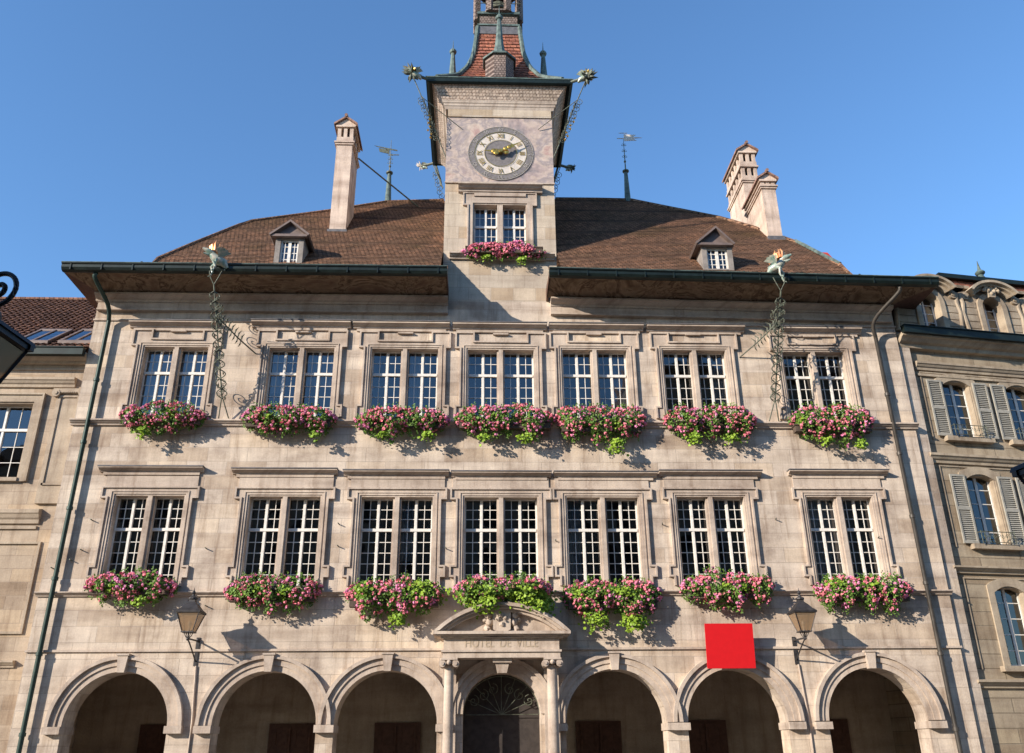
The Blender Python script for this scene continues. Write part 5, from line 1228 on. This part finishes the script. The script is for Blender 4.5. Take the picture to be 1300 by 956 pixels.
ro = t.build('mansard_roof', 'roofred', RB)
t = MB(); t.box(3.2,RW,.9,1.25,zm1-.02,zm1+.16); t.build('roof_edge', 'gutter', ro)
fx, fz = FR.hit(1248,362,1.2); tz = rz(333,1241,1.2)-fz
t = MB(); t.lathe((fx,1.2,fz-.2), [(.30,0),(.22,.35),(.12,tz*.55),(.09,tz*.62),(.16,tz*.66),(.19,tz*.72),(.15,tz*.78),(.07,tz*.84),(.05,tz*.95),(.01,tz*1.25)], 12); t.build('finial', 'copper', ro, smooth=True)
# ================================================================ GROUND, OPPOSITE SIDE OF THE SQUARE
g = MB(); g.quad((-600,-600,0),(600,-600,0),(600,600,0),(-600,600,0)); tag(g.build('ground', 'paving'), kind='structure')
def opposite(x0, x1, h, y, name, label):
    o = thing('town_house', label, 'building', ((x0+x1)/2, y, 0), 0); w = (x1-x0)/2; c = MB(); hs = []
    n = int((x1-x0)/3.2); fl = int(h/3.4)
    for j in range(fl):
        for i in range(n): cx = -w+(i+.5)*2*w/n; hs.append((cx-.55,cx+.55,1+j*3.4,2.9+j*3.4))
    wall_sheet(c, -w, w, 0, h, hs); c.quad((-w,0,0),(-w,0,h),(-w,-8,h),(-w,-8,0)); c.quad((w,0,0),(w,0,h),(w,-8,h),(w,-8,0)); c.quad((-w,-8,0),(w,-8,0),(w,-8,h),(-w,-8,h)); c.build('wall', 'houseplaster', o)
    c = MB(); c.quad((-w,-.35,0),(w,-.35,0),(w,-.35,h),(-w,-.35,h)); c.build('interior', 'room', o)
    c = MB(); c.prism([(-w-.3,h),(w+.3,h),(w+.3,h+.2),(-w-.3,h+.2)], -8.3, .5); c.extx([(.5,h+.2),(-8.3,h+.2),(-3.9,h+3)], -w-.3, w+.3); c.build('roof', 'roof', o)
opposite(-40, -8, 23, -40, 'a', 'town house across the square behind the camera, opposite the left wing')
opposite(-8, 12, 22, -41, 'b', 'town house across the square behind the camera, opposite the tower')
opposite(12, 52, 30, -38, 'c', 'tallest town house across the square behind the camera, to the right')
# ================================================================ camera, light, world
cd = bpy.data.cameras.new('camera'); co = bpy.data.objects.new('camera', cd); C.objects.link(co); S.camera = co
from mathutils import Matrix
co.matrix_world = Matrix(((RT.x,UP.x,-FW.x,CAM.x),(RT.y,UP.y,-FW.y,CAM.y),(RT.z,UP.z,-FW.z,CAM.z),(0,0,0,1)))
cd.sensor_width = 36; cd.lens = FPX*36/1300; cd.clip_end = 3000; cd.clip_start = .1
SD = Vector((1.50, 1.0, -.68)).normalized()
sl = bpy.data.lights.new('sun', 'SUN'); so = bpy.data.objects.new('sun', sl); C.objects.link(so)
sl.energy = 4.4; sl.angle = math.radians(.5); sl.color = (1.0, .90, .78)
so.rotation_euler = SD.to_track_quat('-Z', 'Y').to_euler(); so.location = (-30,-30,40)
W = bpy.data.worlds.new('World'); S.world = W; W.use_nodes = True
nt = W.node_tree; bg = nt.nodes['Background']; sk = nt.nodes.new('ShaderNodeTexSky'); sk.sky_type = 'NISHITA'; sk.sun_disc = False
sk.sun_elevation = math.asin(-SD.z); sk.sun_rotation = math.atan2(-SD.x, -SD.y)
sk.air_density = 1.1; sk.dust_density = .15; sk.ozone_density = 4.2; sk.altitude = 400
hs = nt.nodes.new('ShaderNodeHueSaturation'); hs.inputs['Saturation'].default_value = 1.07; hs.inputs['Value'].default_value = 1.08; nt.links.new(sk.outputs[0], hs.inputs['Color']); nt.links.new(hs.outputs[0], bg.inputs[0]); bg.inputs[1].default_value = .15
S.render.engine = 'CYCLES'
S.view_settings.view_transform = 'Standard'; S.view_settings.look = 'None'; S.view_settings.gamma = 1; S.view_settings.exposure = .78
S.cycles.max_bounces = 8; S.cycles.transparent_max_bounces = 12
